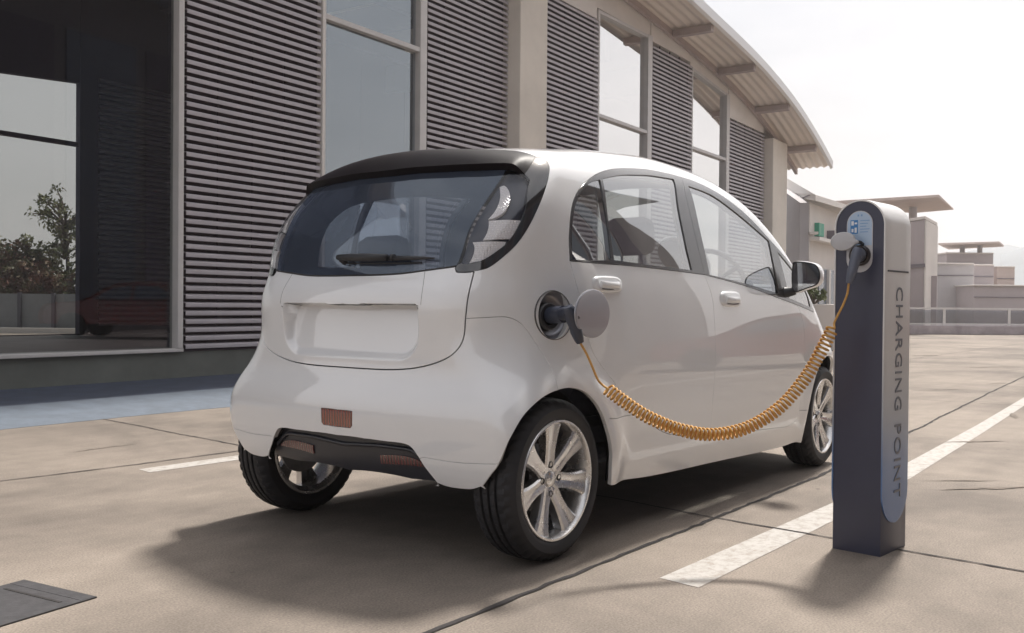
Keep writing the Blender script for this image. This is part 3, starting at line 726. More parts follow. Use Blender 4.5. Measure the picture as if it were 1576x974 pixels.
# door handles: pad, grip and black strip painted in as the hollow's shade
def handle(door,u0,v0,u1,v1,sgn):
    a=hit(CO,ray(u0,v0)[None],1.5,9,500)[0]; b=hit(CO,ray(u1,v1)[None],1.5,9,500)[0]
    x0,x1=a[0],b[0]; zc=(a[2]+b[2])/2; h=abs(a[2]-b[2])/2; xc=(x0+x1)/2; hw=(x1-x0)/2
    def sup(k,nn=28): return [(xc+k*hw*math.copysign(abs(math.cos(t))**.5,math.cos(t)),zc+k*h*math.copysign(abs(math.sin(t))**.6,math.sin(t))) for t in np.linspace(0,2*math.pi,nn)[:-1]]
    def body_y(x,z): return hit(np.array([[x,-1.2,z]]),np.array([[0,1.,0]]),0,1.2,200)[0,1]
    V=[];Fc=[];prof=[(1.05,0.002),(1.0,-.006),(.9,-.011),(.78,-.012)]
    rings=[]
    for k,dy in prof:
        ring=[]
        for x,z in sup(k): ring.append(len(V)); V.append((x,body_y(x,z)+dy,z))
        rings.append(ring)
    n=len(rings[0])
    for r0,r1 in zip(rings,rings[1:]):
        for i in range(n): Fc.append((r0[i],r0[(i+1)%n],r1[(i+1)%n],r1[i]))
    Fc.append(tuple(rings[-1])); V=np.array(V)
    if sgn>0: V=V*[1,-1,1]
    mb=MB(); mb.add([tuple(v) for v in V],Fc)
    y0=body_y(xc,zc)
    ho=mb.build('handle',paint,door,smooth=.9)
    mb=MB(); s=-sgn; yy=-(y0-.019)*sgn if sgn>0 else y0-.019
    g=[(xc-hw*.72,yy+ (.006 if sgn<0 else -.006),zc-h*.05),(xc-hw*.55,yy,zc-h*.08),(xc,yy-(.004 if sgn<0 else -.004),zc-h*.1),(xc+hw*.55,yy,zc-h*.08),(xc+hw*.72,yy+(.006 if sgn<0 else -.006),zc-h*.05)]
    g=crom(g,5); M=Matrix.Identity(4)
    W2=[];F2=[];m=10
    for i,q in enumerate(g):
        for k in range(m):
            t=2*math.pi*k/m; W2.append((q[0],q[1]+.006*math.cos(t),q[2]+h*.42*math.sin(t)))
    for i in range(len(g)-1):
        for k in range(m): F2.append((i*m+k,i*m+(k+1)%m,(i+1)*m+(k+1)%m,(i+1)*m+k))
    F2.append(tuple(range(m))); F2.append(tuple((len(g)-1)*m+k for k in range(m)))
    mb.add(W2,F2); mb.build('grip',paint,door,smooth=.9)
    mb=MB(); c=crom([(xc-hw*.6,y0-.0135 if sgn<0 else -y0+.0135,zc-h*.62),(xc,y0-.0135 if sgn<0 else -y0+.0135,zc-h*.66),(xc+hw*.6,y0-.0135 if sgn<0 else -y0+.0135,zc-h*.62)],4); mb.tube(c,.0025,6); mb.build('finger_gap_shade',blackpl,door,smooth=4)
for dd,sg in ((doors,-1),(doorsL,1)):
    handle(dd[0],911,424,956,450,sg); handle(dd[1],1108,448,1139,472,sg)
# exterior mirrors
def mirror(sg):
    # glass looks rearwards; outline in (y,z) at x = 1.93
    X=1.93; pts=[at(u,v,0,X) for u,v in [(1219,404),(1224,402.5),(1243,404),(1256,408),(1262,418),(1262,430),(1257,438),(1240,444),(1224,449),(1219,446),(1217,425)]]
    o=np.array([(q[1],q[2]) for q in pts]); o=crom(np.vstack([o,o[:1]]),5)[:-1]; c=o.mean(0)
    V=[];Fc=[];n=len(o)
    prof=[(.93,0.004),(.985,-.001),(1.03,.004),(1.07,.02),(1.06,.045),(.95,.075),(.72,.10),(.35,.118),(.02,.122)]
    for k,dx in prof:
        for q in o: yy,zz=c+(q-c)*k; V.append((X+dx+ (q[0]-c[0])*.15*1,yy*(-sg),zz))
    for i in range(len(prof)-1):
        for j in range(n): Fc.append((i*n+j,i*n+(j+1)%n,(i+1)*n+(j+1)%n,(i+1)*n+j))
    mh=MB(); mh.add(V[2*n:],[tuple(i-2*n for i in f) for f in Fc if f[0]//n>=2]); 
    ho=mh.build('mirror_housing',paint,car,smooth=4)
    mr=MB(); mr.add(V[:3*n],[f for f in Fc if f[0]//n<2]); mr.build('mirror_rim',blackpl,ho,smooth=4)
    V=[(X+.0035+(q[0]-c[0])*.15,(c+(q-c)*.935)[0]*(-sg),(c+(q-c)*.935)[1]) for q in o]
    mesh('mirror_glass',V,[tuple(range(n))],mat('mirror_silver',(.75,.77,.80),.03,metal=1),ho)
    mb=MB(); a=np.array([1.93,-.66,.945]); b=np.array([1.965,-.76,.955]); q=crom([a,(a+b)/2+[0,0,-.006],b],5)
    mb.tube([v*[1,-sg,1] if sg>0 else v for v in q],np.linspace(.035,.022,len(q)),10)
    mb.build('mirror_arm',blackpl,ho,smooth=4)
mirror(-1); mirror(1)
PR=.083
# charge port: silver cup, black socket, pins and the open flap
Pc=hit(CO,ray(852,485)[None],1.5,9,500)[0]; Gc=grad(Pc[None])[0]; Gc/=np.linalg.norm(Gc)
zax=Vector(Gc); xax=Vector((1,0,0)); xax=(xax-zax*xax.dot(zax)).normalized(); yax=zax.cross(xax)
PM=Matrix(((xax[0],yax[0],zax[0],Pc[0]),(xax[1],yax[1],zax[1],Pc[1]),(xax[2],yax[2],zax[2],Pc[2]),(0,0,0,1)))
cup=MB().lathe([(PR+.001,.003),(PR-.002,-.003),(PR-.010,-.02),(PR-.018,-.034),(.0,-.036)],n=48,M=PM).build('charge_port_cup',silver,car,smooth=4)
MS=PM@Matrix.Translation((-.018,-.004,-.02))
MB().lathe([(.0,-.008),(.028,-.008),(.030,.020),(.042,.022),(.047,.017),(.049,-.012)],n=40,M=MS).build('charge_socket',blackpl,cup,smooth=.7)
MB().lathe([(PR-.001,.0025),(PR+.0015,.003),(PR+.003,-.002)],n=48,M=PM).build('port_rim',greygl,cup,smooth=4)
Fp=np.array([at(912,482.5,1,-.80)])[0]
FM=Matrix.Translation(Fp)@Matrix.Rotation(R_(7),4,'Z')@Matrix.Rotation(R_(90),4,'X')
ex=[(at(884,482,1,-.80)-at(941,482,1,-.80))[0],(at(912,445,1,-.80)-at(912,520,1,-.80))[2]]
a_,b_=abs(ex[0])/2*1.15,abs(ex[1])/2
def ov(k,h): return [(a_*k*math.cos(t),b_*k*math.sin(t),h) for t in np.linspace(0,2*math.pi,49)[:-1]]
V=ov(.01,.0052)+ov(.7,.005)+ov(.965,.0042)+ov(1.,.0022)+ov(1.,-.0025)+ov(.98,-.0045)+ov(.01,-.0045); Fc=[]
for i in range(6):
    for j in range(48): Fc.append((i*48+j,i*48+(j+1)%48,(i+1)*48+(j+1)%48,(i+1)*48+j))
mb=MB(); mb.add(V,Fc,FM); fl_=mb.build('charge_flap',silver,car,smooth=.35)
h0=Vector(Pc)+xax*.078; MB().tube([h0-zax*.02,h0+zax*.02+xax*.008,Vector(Fp)-Vector((a_*.75,-.02,0))],.009,8).build('flap_hinge',blackpl,fl_,smooth=4)
# ------------------------------------------------------------------ wheels
RT,RRM,TW=.2765,.203,.165
def wheel(x,y,side,steer=0.):
    """local: axle = Z, outer face at +Z"""
    M=Matrix.Translation((x,y,RT))@Matrix.Rotation(steer,4,'Z')@Matrix.Rotation(math.pi/2 if side<0 else -math.pi/2,4,'X')
    prof=[];  # tyre cross-section, outer bead to inner bead
    h=TW/2
    pts=[(RRM-.004,h-.012),(RRM+.004,h-.002),(RRM+.018,h+.004),(RRM+.040,h+.005),(RT-.020,h-.004),(RT-.010,h-.012),(RT-.004,h-.022)]
    def groove(z0): return [(RT-.0015,z0+.006),(RT-.010,z0+.004),(RT-.010,z0-.004),(RT-.0015,z0-.006)]
    tread=[(RT-.0025,h-.030)]+groove(.030)+[(RT,.02),(RT,.012)]+groove(.0)+[(RT,-.012),(RT,-.02)]+groove(-.030)+[(RT-.0025,-h+.030)]
    pts+=tread+[(RT-.004,-h+.022),(RT-.010,-h+.012),(RT-.020,-h+.004),(RRM+.040,-h-.005),(RRM+.018,-h-.004),(RRM,-h+.006),(RRM-.012,-h+.02),(RRM-.012,h-.03),(RRM-.004,h-.012)]
    n=264
    def rad(k,i):
        z=pts[i][1]; r=pts[i][0]
        if r<RT-.013 or abs(z)<.006 and r<RT-.005: return 0
        ph=k+ (z*300)*(1 if z>0 else -1)*.5
        if abs(z)>.036: return -.0055 if (int(ph)%6)<2 else 0
        if .008<abs(z)<.024: return -.004 if (int(ph)%8)<1 else 0
        return 0
    tm=MB().lathe(pts,n=n,M=M,rad=rad)
    wp_=tag(MB().lathe([(0,.012),(.05,.012),(.055,.004),(.118,.004),(.118,-.008),(.05,-.012),(.05,-.06),(0,-.06)],n=40,M=M@Matrix.Translation((0,0,-.005))).build('wheel',steel,car,smooth=.6))
    tm.build('tyre',rub,wp_,smooth=.55)
    # rim: barrel + lip
    mb=MB(); mb.lathe([(RRM+.003,h-.002),(RRM+.001,h+.001),(RRM-.006,h+.001),(RRM-.011,h-.006),(RRM-.016,h-.022),(RRM-.022,h-.05),(RRM-.03,-h+.02),(RRM-.012,-h+.004),(RRM-.002,-h+.004)],n=72,M=M)
    # spokes
    ns=7
    for q in range(ns):
        a=2*math.pi*q/ns+math.pi/2*side*-1+.05
        st=[(.030,.026,.050,.030),(.060,.027,.053,.034),(.095,.026,.057,.036),(.135,.031,.063,.038),(.170,.040,.069,.040),(.192,.052,.073,.045)]
        V=[];Fc=[];T=M@Matrix.Rotation(a,4,'Z')
        for r,w,zt,th in st:
            g=.0035
            V+=[(r,-w,zt-th),(r,-w,zt-.006),(r,-w*.78,zt),(r,-w*.30,zt-.001),(r,0,zt-g),(r,w*.30,zt-.001),(r,w*.78,zt),(r,w,zt-.006),(r,w,zt-th)]
        m=9
        for i in range(len(st)-1):
            for k in range(m): Fc.append((i*m+k,i*m+(k+1)%m,(i+1)*m+(k+1)%m,(i+1)*m+k))
        Fc.append(tuple(range(m))[::-1]); Fc.append(tuple((len(st)-1)*m+k for k in range(m)))
        mb.add(V,Fc,T)
    mb.lathe([(.0,.046),(.026,.046),(.045,.050),(.058,.046),(.062,.030),(.0,.025)],n=48,M=M)
    rim=mb.build('rim',alloy,wp_,smooth=.5)
    for q in range(4):
        T=M@Matrix.Rotation(2*math.pi*q/4,4,'Z')@Matrix.Translation((.049,0,0))
        mb=MB(); mb.lathe([(0,.0475),(.0055,.0475),(.0062,.046),(.0085,.046),(.0098,.0535),(.0118,.052),(.012,.040)],n=18,M=T); mb.build('wheel_bolt',blackpl,wp_,smooth=.6)
    mb=MB(); mb.lathe([(0,.056),(.021,.055),(.026,.052),(.027,.045)],n=32,M=M); mb.build('centre_cap',alloy,wp_,smooth=.6)
    return wp_
YT=.716
wheel(0,-YT+TW/2+.012,-1); wheel(2.55,-YT+TW/2+.012,-1,R_(2)); wheel(0,YT-TW/2-.012,1); wheel(2.55,YT-TW/2-.012,1,R_(2))
# ------------------------------------------------------------------ ground
def concrete(name,col,dark,scale=1.,bump=.35,lo=.38,hi=.62):
    m=bpy.data.materials.new(name); m.use_nodes=True; t=m.node_tree; b=t.nodes['Principled BSDF']; n_=t.nodes.new; l=t.links.new
    c=n_('ShaderNodeTexCoord')
    a=n_('ShaderNodeTexNoise'); a.inputs['Scale'].default_value=.55*scale; a.inputs['Detail'].default_value=9; a.inputs['Roughness'].default_value=.62; a.inputs['Distortion'].default_value=.5
    a2=n_('ShaderNodeTexNoise'); a2.inputs['Scale'].default_value=4.5*scale; a2.inputs['Detail'].default_value=8; a2.inputs['Roughness'].default_value=.7
    mp=n_('ShaderNodeMapping'); mp.inputs['Scale'].default_value=(.25,2.2,1); mp.inputs['Rotation'].default_value=(0,0,.15)
    a4=n_('ShaderNodeTexNoise'); a4.inputs['Scale'].default_value=3.2*scale; a4.inputs['Detail'].default_value=7; l(c.outputs['Object'],mp.inputs[0]); l(mp.outputs[0],a4.inputs['Vector'])
    a3=n_('ShaderNodeTexNoise'); a3.inputs['Scale'].default_value=150*scale; a3.inputs['Detail'].default_value=4
    for q in (a,a2,a3): l(c.outputs['Object'],q.inputs['Vector'])
    r=n_('ShaderNodeMapRange'); r.inputs['From Min'].default_value=lo; r.inputs['From Max'].default_value=hi; l(a.outputs['Fac'],r.inputs['Value'])
    mx=n_('ShaderNodeMixRGB'); mx.inputs[1].default_value=(*dark,1); mx.inputs[2].default_value=(*col,1); l(r.outputs[0],mx.inputs[0])
    def mul(src,fac,lo_,hi_,f0=.3,f1=.7):
        q=n_('ShaderNodeMapRange'); q.inputs['From Min'].default_value=f0; q.inputs['From Max'].default_value=f1; q.inputs['To Min'].default_value=lo_; q.inputs['To Max'].default_value=hi_; l(fac,q.inputs['Value'])
        v=n_('ShaderNodeVectorMath'); v.operation='SCALE'; l(src,v.inputs[0]); l(q.outputs[0],v.inputs['Scale']); return v.outputs[0]
    o=mul(mx.outputs[0],a2.outputs['Fac'],.88,1.10); o=mul(o,a4.outputs['Fac'],.93,1.06); o=mul(o,a3.outputs['Fac'],.74,1.26)
    # small dark spots
    v=n_('ShaderNodeTexVoronoi'); v.inputs['Scale'].default_value=2.3*scale; l(c.outputs['Object'],v.inputs['Vector'])
    s=n_('ShaderNodeMapRange'); s.inputs['From Min'].default_value=.018; s.inputs['From Max'].default_value=.035; s.inputs['To Min'].default_value=.5; s.inputs['To Max'].default_value=1; l(v.outputs['Distance'],s.inputs['Value'])
    vv=n_('ShaderNodeVectorMath'); vv.operation='SCALE'; l(o,vv.inputs[0]); l(s.outputs[0],vv.inputs['Scale']); l(vv.outputs[0],b.inputs['Base Color'])
    b.inputs['Roughness'].default_value=.82; b.inputs['Specular IOR Level'].default_value=.35
    bp=n_('ShaderNodeBump'); bp.inputs['Strength'].default_value=bump; bp.inputs['Distance'].default_value=.004
    ad=n_('ShaderNodeMath'); ad.operation='ADD'; l(a2.outputs['Fac'],ad.inputs[0]); l(a3.outputs['Fac'],ad.inputs[1]); l(ad.outputs[0],bp.inputs['Height']); l(bp.outputs[0],b.inputs['Normal'])
    MATS[name]=m; return m
gm=concrete('concrete_paving',(.262,.222,.186),(.150,.127,.108))
tag(mesh('ground',[(-400,-400,0),(900,-400,0),(900,600,0),(-400,600,0)],[(0,1,2,3)],gm),kind='structure')
jm=mat('joint_dirt',(.03,.026,.026),.95,noise=(30,.4))
def ribbon(name,P,w,m,z,jit=0.,step=.05):
    P=np.array(P,float); Q=[]
    for a,b in zip(P[:-1],P[1:]):
        k=max(1,int(np.hypot(*(b-a))/step))
        for i in range(k): Q.append(a+(b-a)*i/k)
    Q.append(P[-1]); Q=np.array(Q); T=np.gradient(Q,axis=0); T/=np.hypot(*T.T)[:,None]; Nn=np.c_[-T[:,1],T[:,0]]
    wob=np.convolve(RNG.randn(len(Q)+8),np.ones(9)/9,'valid')*jit*2
    tp_=np.minimum(1,np.minimum(np.arange(len(Q)),np.arange(len(Q))[::-1])/max(1,len(Q)*.35))*.9+.1 if jit>.01 else np.ones(len(Q)); w=w*tp_; w1=w/2*(1+(RNG.rand(len(Q))-.5)*1.1*(jit>0)); w2=w/2*(1+(RNG.rand(len(Q))-.5)*1.1*(jit>0))
    V=[]; Fc=[]
    for i in range(len(Q)):
        c=Q[i]+Nn[i]*wob[i]; a=c+Nn[i]*w1[i]; b=c-Nn[i]*w2[i]; V+=[(a[0],a[1],z),(b[0],b[1],z)]
    for i in range(len(Q)-1): Fc.append((2*i,2*i+1,2*i+3,2*i+2))
    return mesh(name,V,Fc,m)
def joint(P,w=.016,jit=.006): tag(ribbon('paving_joint',P,w,jm,.0032,jit),kind='structure')
joint([(-9,-.87),(-.8,-.846),(.97,-.818),(2.2,-.80),(4.4,-.66),(8.8,-.36),(14,-.05),(40,1.6)],.017)
joint([(.78,-4),(.883,-1.97),(.97,-.82)],.012); joint([(.97,-.81),(1.04,-.235),(1.0,1.2),(.944,2.3),(1.13,4.46)],.011)
joint([(-8,2.25),(-.52,2.196),(.12,2.139),(4,2.1),(30,2.2)],.012); 
joint([(6.9,-9),(7.0,-.6),(7.1,4.2)],.012); joint([(-5,-9),(-4.9,4.4)],.015); joint([(13,-14),(13.1,4.2)],.012); joint([(-8,-3.85),(35,-3.5)],.014); joint([(20,-20),(20,4)],.014)
# worn painted bay lines
wl=bpy.data.materials.new('worn_white_paint'); wl.use_nodes=True; t=wl.node_tree; b=t.nodes['Principled BSDF']; c=t.nodes.new('ShaderNodeTexCoord')
n1=t.nodes.new('ShaderNodeTexNoise'); n1.inputs['Scale'].default_value=22; n1.inputs['Detail'].default_value=8; n1.inputs['Roughness'].default_value=.75
r1=t.nodes.new('ShaderNodeMapRange'); r1.inputs['From Min'].default_value=.45; r1.inputs['From Max'].default_value=.68; mx=t.nodes.new('ShaderNodeMixRGB'); mx.inputs[1].default_value=(.43,.41,.385,1); mx.inputs[2].default_value=(.262,.222,.186,1)
t.links.new(c.outputs['Object'],n1.inputs['Vector']); t.links.new(n1.outputs['Fac'],r1.inputs['Value']); t.links.new(r1.outputs[0],mx.inputs[0]); t.links.new(mx.outputs[0],b.inputs['Base Color']); b.inputs['Roughness'].default_value=.7
def line(x0,x1,y0,y1,yw,sk=.0):
    V=[(x0,y0,.0016),(x0-sk,y1,.0016),(x1,y1+yw,.0016),(x1,y0+yw,.0016)]
    tag(mesh('bay_line',V,[(0,1,2,3)] if y1>y0 else [(3,2,1,0)],wl),kind='structure')

LA=[(.045,-1.07),(1.57,-1.088),(2.95,-1.03),(5.2,-.93),(8.2,-.76),(14,-.40),(26,.35)]; LB=[(.027,-1.215),(1.21,-1.215),(2.5,-1.18),(4.8,-1.06),(7.4,-.91),(13.5,-.55),(25.5,.15)]
tag(mesh('bay_line',[(x,y,.0016) for x,y in LA]+[(x,y,.0016) for x,y in LB],[(i,i+7,i+8,i+1) for i in range(6)],wl),kind='structure')
stm=mat('dark_stain',(.17,.14,.115),.9,noise=(14,.4))
for (u_,v_,L_,w_,a_) in [(1424,547,.9,.10,-.5),(1525,565,1.2,.07,-.6),(1560,640,.45,.05,.2),(1500,680,.5,.03,-.7),(1525,752,.55,.035,-.7),(1480,740,.4,.02,-.8),(1450,600,.8,.03,-.6),(1540,590,.5,.04,-.5),(160,690,.5,.015,.1)]:
    q=at(u_,v_,2,0); tag(ribbon('paving_stain',[(q[0]-L_/2*math.cos(a_),q[1]-L_/2*math.sin(a_)),(q[0],q[1]),(q[0]+L_/2*math.cos(a_),q[1]+L_/2*math.sin(a_))],w_,stm,.0036,.012,.04),kind='structure')
line(.09,9,2.005,1.875,-.05,.015)
line(3.0,26,-4.25,-4.40,.0)
# shallow apron in front of the building; its blue carries the building's shade
apm=mat('blue_shade_apron',(.055,.070,.105),.8,noise=(5,.25),bump=(60,.3,.003))
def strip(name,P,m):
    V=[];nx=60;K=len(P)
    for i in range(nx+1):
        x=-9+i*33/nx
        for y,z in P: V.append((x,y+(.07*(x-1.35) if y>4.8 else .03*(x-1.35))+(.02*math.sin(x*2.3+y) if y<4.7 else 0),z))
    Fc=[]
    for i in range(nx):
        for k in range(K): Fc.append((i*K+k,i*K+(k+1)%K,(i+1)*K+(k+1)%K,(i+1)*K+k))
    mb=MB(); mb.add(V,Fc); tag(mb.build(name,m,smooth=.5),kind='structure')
strip('kerb',[(4.16,.002),(4.22,.02),(4.5,.045),(4.82,.075),(4.90,.078),(4.90,-.05),(4.16,-.05)],mat('skylit_blue_kerb',(.12,.145,.18),.8,noise=(7,.18),bump=(60,.3,.003)))  # paler blue than the pavement: sky light on the sloped face, put into colour
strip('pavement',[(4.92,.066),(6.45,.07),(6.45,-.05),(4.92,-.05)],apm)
# drain cover lower left
dg=tag(empty('drain_cover',(-1.49,.235,0),0.15),'dark metal drain cover set flush in the concrete at the lower left','drain cover')
dm=mat('drain_metal',(.06,.058,.062),.8,metal=.2,noise=(25,.3),bump=(70,.4,.003))
MB().box((0,0,.002),(.56,.34,.006),bev=.001).build('plate',dm,dg,local=True)
mb=MB(); 
MB().box((.19,0,.0042),(.010,.26,.004)).build('slot',jm,dg,local=True)
MB().box((.252,0,.0040),(.045,.33,.004),bev=.001).build('frame_bar',dm,dg,local=True)
# ------------------------------------------------------------------ charging post
PW,PD=.0935,.232; PZ=1.160
post=tag(empty('charging_post',(.7735,-1.4525,0),-.0955),'dark blue charging post with a rounded top and a silver side cover, beside the car','charging post')
navy=mat('navy_powder_coat',(.034,.037,.070),.42,coat=.25,coat_r=.25,noise=(9,.06))
def arch(r,z0,n=28): return [(-r,z0)]+[(-r*math.cos(t),PZ+r*math.sin(t)) for t in np.linspace(0,math.pi,n)]+[(r,z0)]
o=arch(PW-.006,.0); V=[];Fc=[];n=len(o)
xs=[.0045,.003,.003+.0,PD-.002]
for x,k in ((.003,.985),(.005,1.0),(PD-.004,1.0),(PD-.002,.985)):
    for y,z in o: V.append((x,y*k,PZ+(z-PZ)*k if z>.01 else z))
for i in range(3):
    for j in range(n): Fc.append((i*n+j,i*n+(j+1)%n,(i+1)*n+(j+1)%n,(i+1)*n+j))
Fc.append(tuple(range(n))); Fc.append(tuple(3*n+j for j in range(n)))
mb=MB(); mb.add(V,Fc); mb.build('core',navy,post,smooth=.6,local=True)
# base flange with bolts
# wrap-round cover: silver fading to blue (printed film)
sm=bpy.data.materials.new('silver_to_blue_cover'); sm.use_nodes=True; t=sm.node_tree; b=t.nodes['Principled BSDF']; c=t.nodes.new('ShaderNodeTexCoord'); sp=t.nodes.new('ShaderNodeSeparateXYZ'); rp=t.nodes.new('ShaderNodeValToRGB')
e=rp.color_ramp.elements; e[0].position=.10; e[0].color=(.06,.15,.36,1); e[1].position=.30; e[1].color=(.11,.20,.40,1)
for p_,c_ in ((.50,(.36,.39,.45,1)),(.72,(.64,.63,.63,1)),(1.,(.76,.75,.74,1))): q=e.new(p_); q.color=c_
t.links.new(c.outputs['Object'],sp.inputs[0]); t.links.new(sp.outputs['Z'],rp.inputs[0]); t.links.new(rp.outputs[0],b.inputs['Base Color']); b.inputs['Roughness'].default_value=.34; b.inputs['Metallic'].default_value=.05; b.inputs['Coat Weight'].default_value=.4; b.inputs['Coat Roughness'].default_value=.15
ZE=.105; R2=PD/2; path=[]
zs=[ZE+R2-R2*math.cos(a) for a in np.linspace(0.02,math.pi/2,14)]+list(np.linspace(ZE+R2,PZ,20))[1:]
def hr(z): return R2 if z>=ZE+R2 else math.sqrt(max(R2*R2-(ZE+R2-z)**2,1e-8))
for z in zs: path.append((-1,z,hr(z)))
pts=[(-PW,z,h,(-1,0)) for _,z,h in path]+[(-PW*math.cos(t_),PZ+PW*math.sin(t_),R2,(-math.cos(t_),math.sin(t_))) for t_ in np.linspace(0,math.pi,30)[1:-1]]+[(PW,z,h,(1,0)) for _,z,h in path[::-1]]
V=[];K=9
for y,z,h,nn in pts:
    for o_ in (0,1):
        for k in range(K):
            x=PD/2+h*(2*k/(K-1)-1); ed=.0015 if k in(0,K-1) else 0
            d=(.0 if o_==0 else -.0065)-(ed if o_==0 else 0); V.append((x,y+nn[0]*d,z+nn[1]*d))
Fc=[];m=2*K
for i in range(len(pts)-1):
    for k in range(K-1):
        Fc.append((i*m+k,i*m+k+1,(i+1)*m+k+1,(i+1)*m+k)); Fc.append((i*m+K+k,i*m+K+k+1,(i+1)*m+K+k+1,(i+1)*m+K+k))
    Fc.append((i*m,i*m+K,(i+1)*m+K,(i+1)*m)); Fc.append((i*m+K-1,i*m+2*K-1,(i+1)*m+2*K-1,(i+1)*m+K-1))
mb=MB(); mb.add(V,Fc); cov=mb.build('side_cover',sm,post,smooth=.7,local=True)
MB().box((PD*.5-.002,-PW-.0005,1.0),(PD*.80,.003,.006)).build('cover_slot',blackpl,cov,local=True)
MB().box((PD*.5-.002,PW+.0005,1.0),(PD*.80,.003,.006)).build('cover_slot',blackpl,cov,local=True)
def text(name,s,m,parent,M,w,h,ext=.0008,spacing=1.0):
    cu=bpy.data.curves.new(name,'FONT'); cu.body=s; cu.extrude=ext; cu.align_x='LEFT'; cu.space_character=spacing; cu.resolution_u=3
    to=link(bpy.data.objects.new(name,cu)); bpy.context.view_layer.update()
    me=bpy.data.meshes.new_from_object(to.evaluated_get(bpy.context.evaluated_depsgraph_get())); bpy.data.objects.remove(to)
    P=np.array([v.co[:] for v in me.vertices]); lo,hi=P.min(0),P.max(0)
    for v in me.vertices: v.co=Vector(((v.co.x-lo[0])/(hi[0]-lo[0])*w,(v.co.y-lo[1])/(hi[1]-lo[1])*h,v.co.z))
    me.transform(M); me.materials.clear(); me.materials.append(m); o=link(bpy.data.objects.new(name,me)); o.parent=parent; return o
for w_,z_,L_ in (('CHARGING',.945,.440),('POINT',.455,.262)):
    text('lettering',w_,mat('lettering_grey',(.17,.18,.21),.5),cov,Matrix(((0,1,0,.098),(0,0,-1,-PW-.0012),(-1,0,0,z_),(0,0,0,1))),L_,.060,spacing=1.12)
# front plaque
def capsule(w,z0,z1,n=16):
    r=w/2; return [(r*math.cos(t_),z1-r+r*math.sin(t_)) for t_ in np.linspace(0,math.pi,n)]+[(-r*math.cos(t_),z0+r-r*math.sin(t_)) for t_ in np.linspace(0,math.pi,n)]
YZ=Matrix(((0,0,-1,0),(-1,0,0,.0),(0,1,0,0),(0,0,0,1)))  # (x,y,h)->( -h, -x, y)
def plate(name,pg,h0,h1,m,par,dy=.0,sm_=None): 
    mb=MB(); mb.prism(pg,h0,h1,Matrix.Translation((.003,dy,0))@YZ); return mb.build(name,m,par,smooth=sm_,local=True)
plaque=plate('plaque',capsule(.094,.995,1.213),0,.0025,mat('plaque_white',(.55,.55,.58),.35,coat=.4),post)
def rrect(x0,x1,y0,y1): return [(x0,y0),(x1,y0),(x1,y1),(x0,y1)]
up=[q for q in capsule(.088,.9,1.21) if q[1]>1.085]; up=[(.044,1.090)]+[q for q in up if q[1]>1.09]+[(-.044,1.090)]
plate('label_panel',up,.0025,.0031,mat('label_pale_blue',(.42,.55,.72),.35,coat=.5),plaque)
plate('pictogram_square',rrect(-.033,-.006,1.132,1.181),.0031,.0037,mat('label_blue',(.05,.22,.52),.4),plaque)
wm=mat('label_white',(.8,.82,.85),.4)
mb=MB()
for (a0,a1,b0,b1) in [(-.030,-.021,1.162,1.177),(-.018,-.009,1.166,1.172),(-.029,-.022,1.138,1.150),(-.018,-.010,1.136,1.154)]:
    mb.prism(rrect(a0,a1,b0,b1),.0037,.0041,Matrix.Translation((.003,0,0))@YZ)
mb.build('pictogram',wm,plaque,local=True)
mb=MB()
for k,z in enumerate((1.178,1.168,1.158,1.148,1.138)): mb.prism(rrect(.002,.036-.006*(k%3),z-.0018,z+.0012),.0031,.0036,Matrix.Translation((.003,0,0))@YZ)
for x in(-.008,.004): mb.prism(rrect(x,x+.006,1.193,1.200),.0031,.0036,Matrix.Translation((.003,0,0))@YZ)
mb.build('label_print',mat('label_print_blue',(.20,.35,.60),.4),plaque,local=True)
SX=Matrix.Translation((.003,-.004,1.055))@Matrix.Rotation(-math.pi/2,4,'Y')
MB().lathe([(0,.006),(.020,.006),(.0215,.018),(.033,.020),(.0365,.016),(.0375,.001)],n=40,M=SX).build('outlet_socket',mat('socket_brown_black',(.028,.02,.02),.35,coat=.4),post,smooth=.7,local=True)
# hinged outlet lid, swung up to the left
lid=[]
c0=(.040,1.103)
L_=[( -.047*math.cos(t_)*-1, .033*math.sin(t_)) for t_ in np.linspace(-2.6,2.6,30)]
LX=[(-.040+q[0]*-1, 1.104+q[1]) for q in L_]+[(.004,1.111),(.014,1.104),(.015,1.097),(.006,1.092)]
LX=crom(np.array(LX+[LX[0]]),4)[:-1]
V=[];n=len(LX); cc=LX.mean(0)
for k,h in ((.92,.040),(1.0,.043),(1.0,.047),(.93,.051),(.5,.053),(.01,.0535)):
    for q in LX: p_=cc+(q-cc)*k; V.append((.003-h,-p_[0],p_[1]))
Fc=[tuple(range(n))]
for i in range(5):
    for j in range(n): Fc.append((i*n+j,i*n+(j+1)%n,(i+1)*n+(j+1)%n,(i+1)*n+j))
mb=MB(); mb.add(V,Fc); lo_=mb.build('outlet_lid',mat('lid_grey_white',(.50,.50,.52),.4,coat=.3),post,smooth=.8,local=True)
MB().tube([(.0,-.012,1.095),(-.02,-.012,1.10),(-.042,-.009,1.10)],.006,8).build('lid_hinge',blackpl,lo_,smooth=4,local=True)
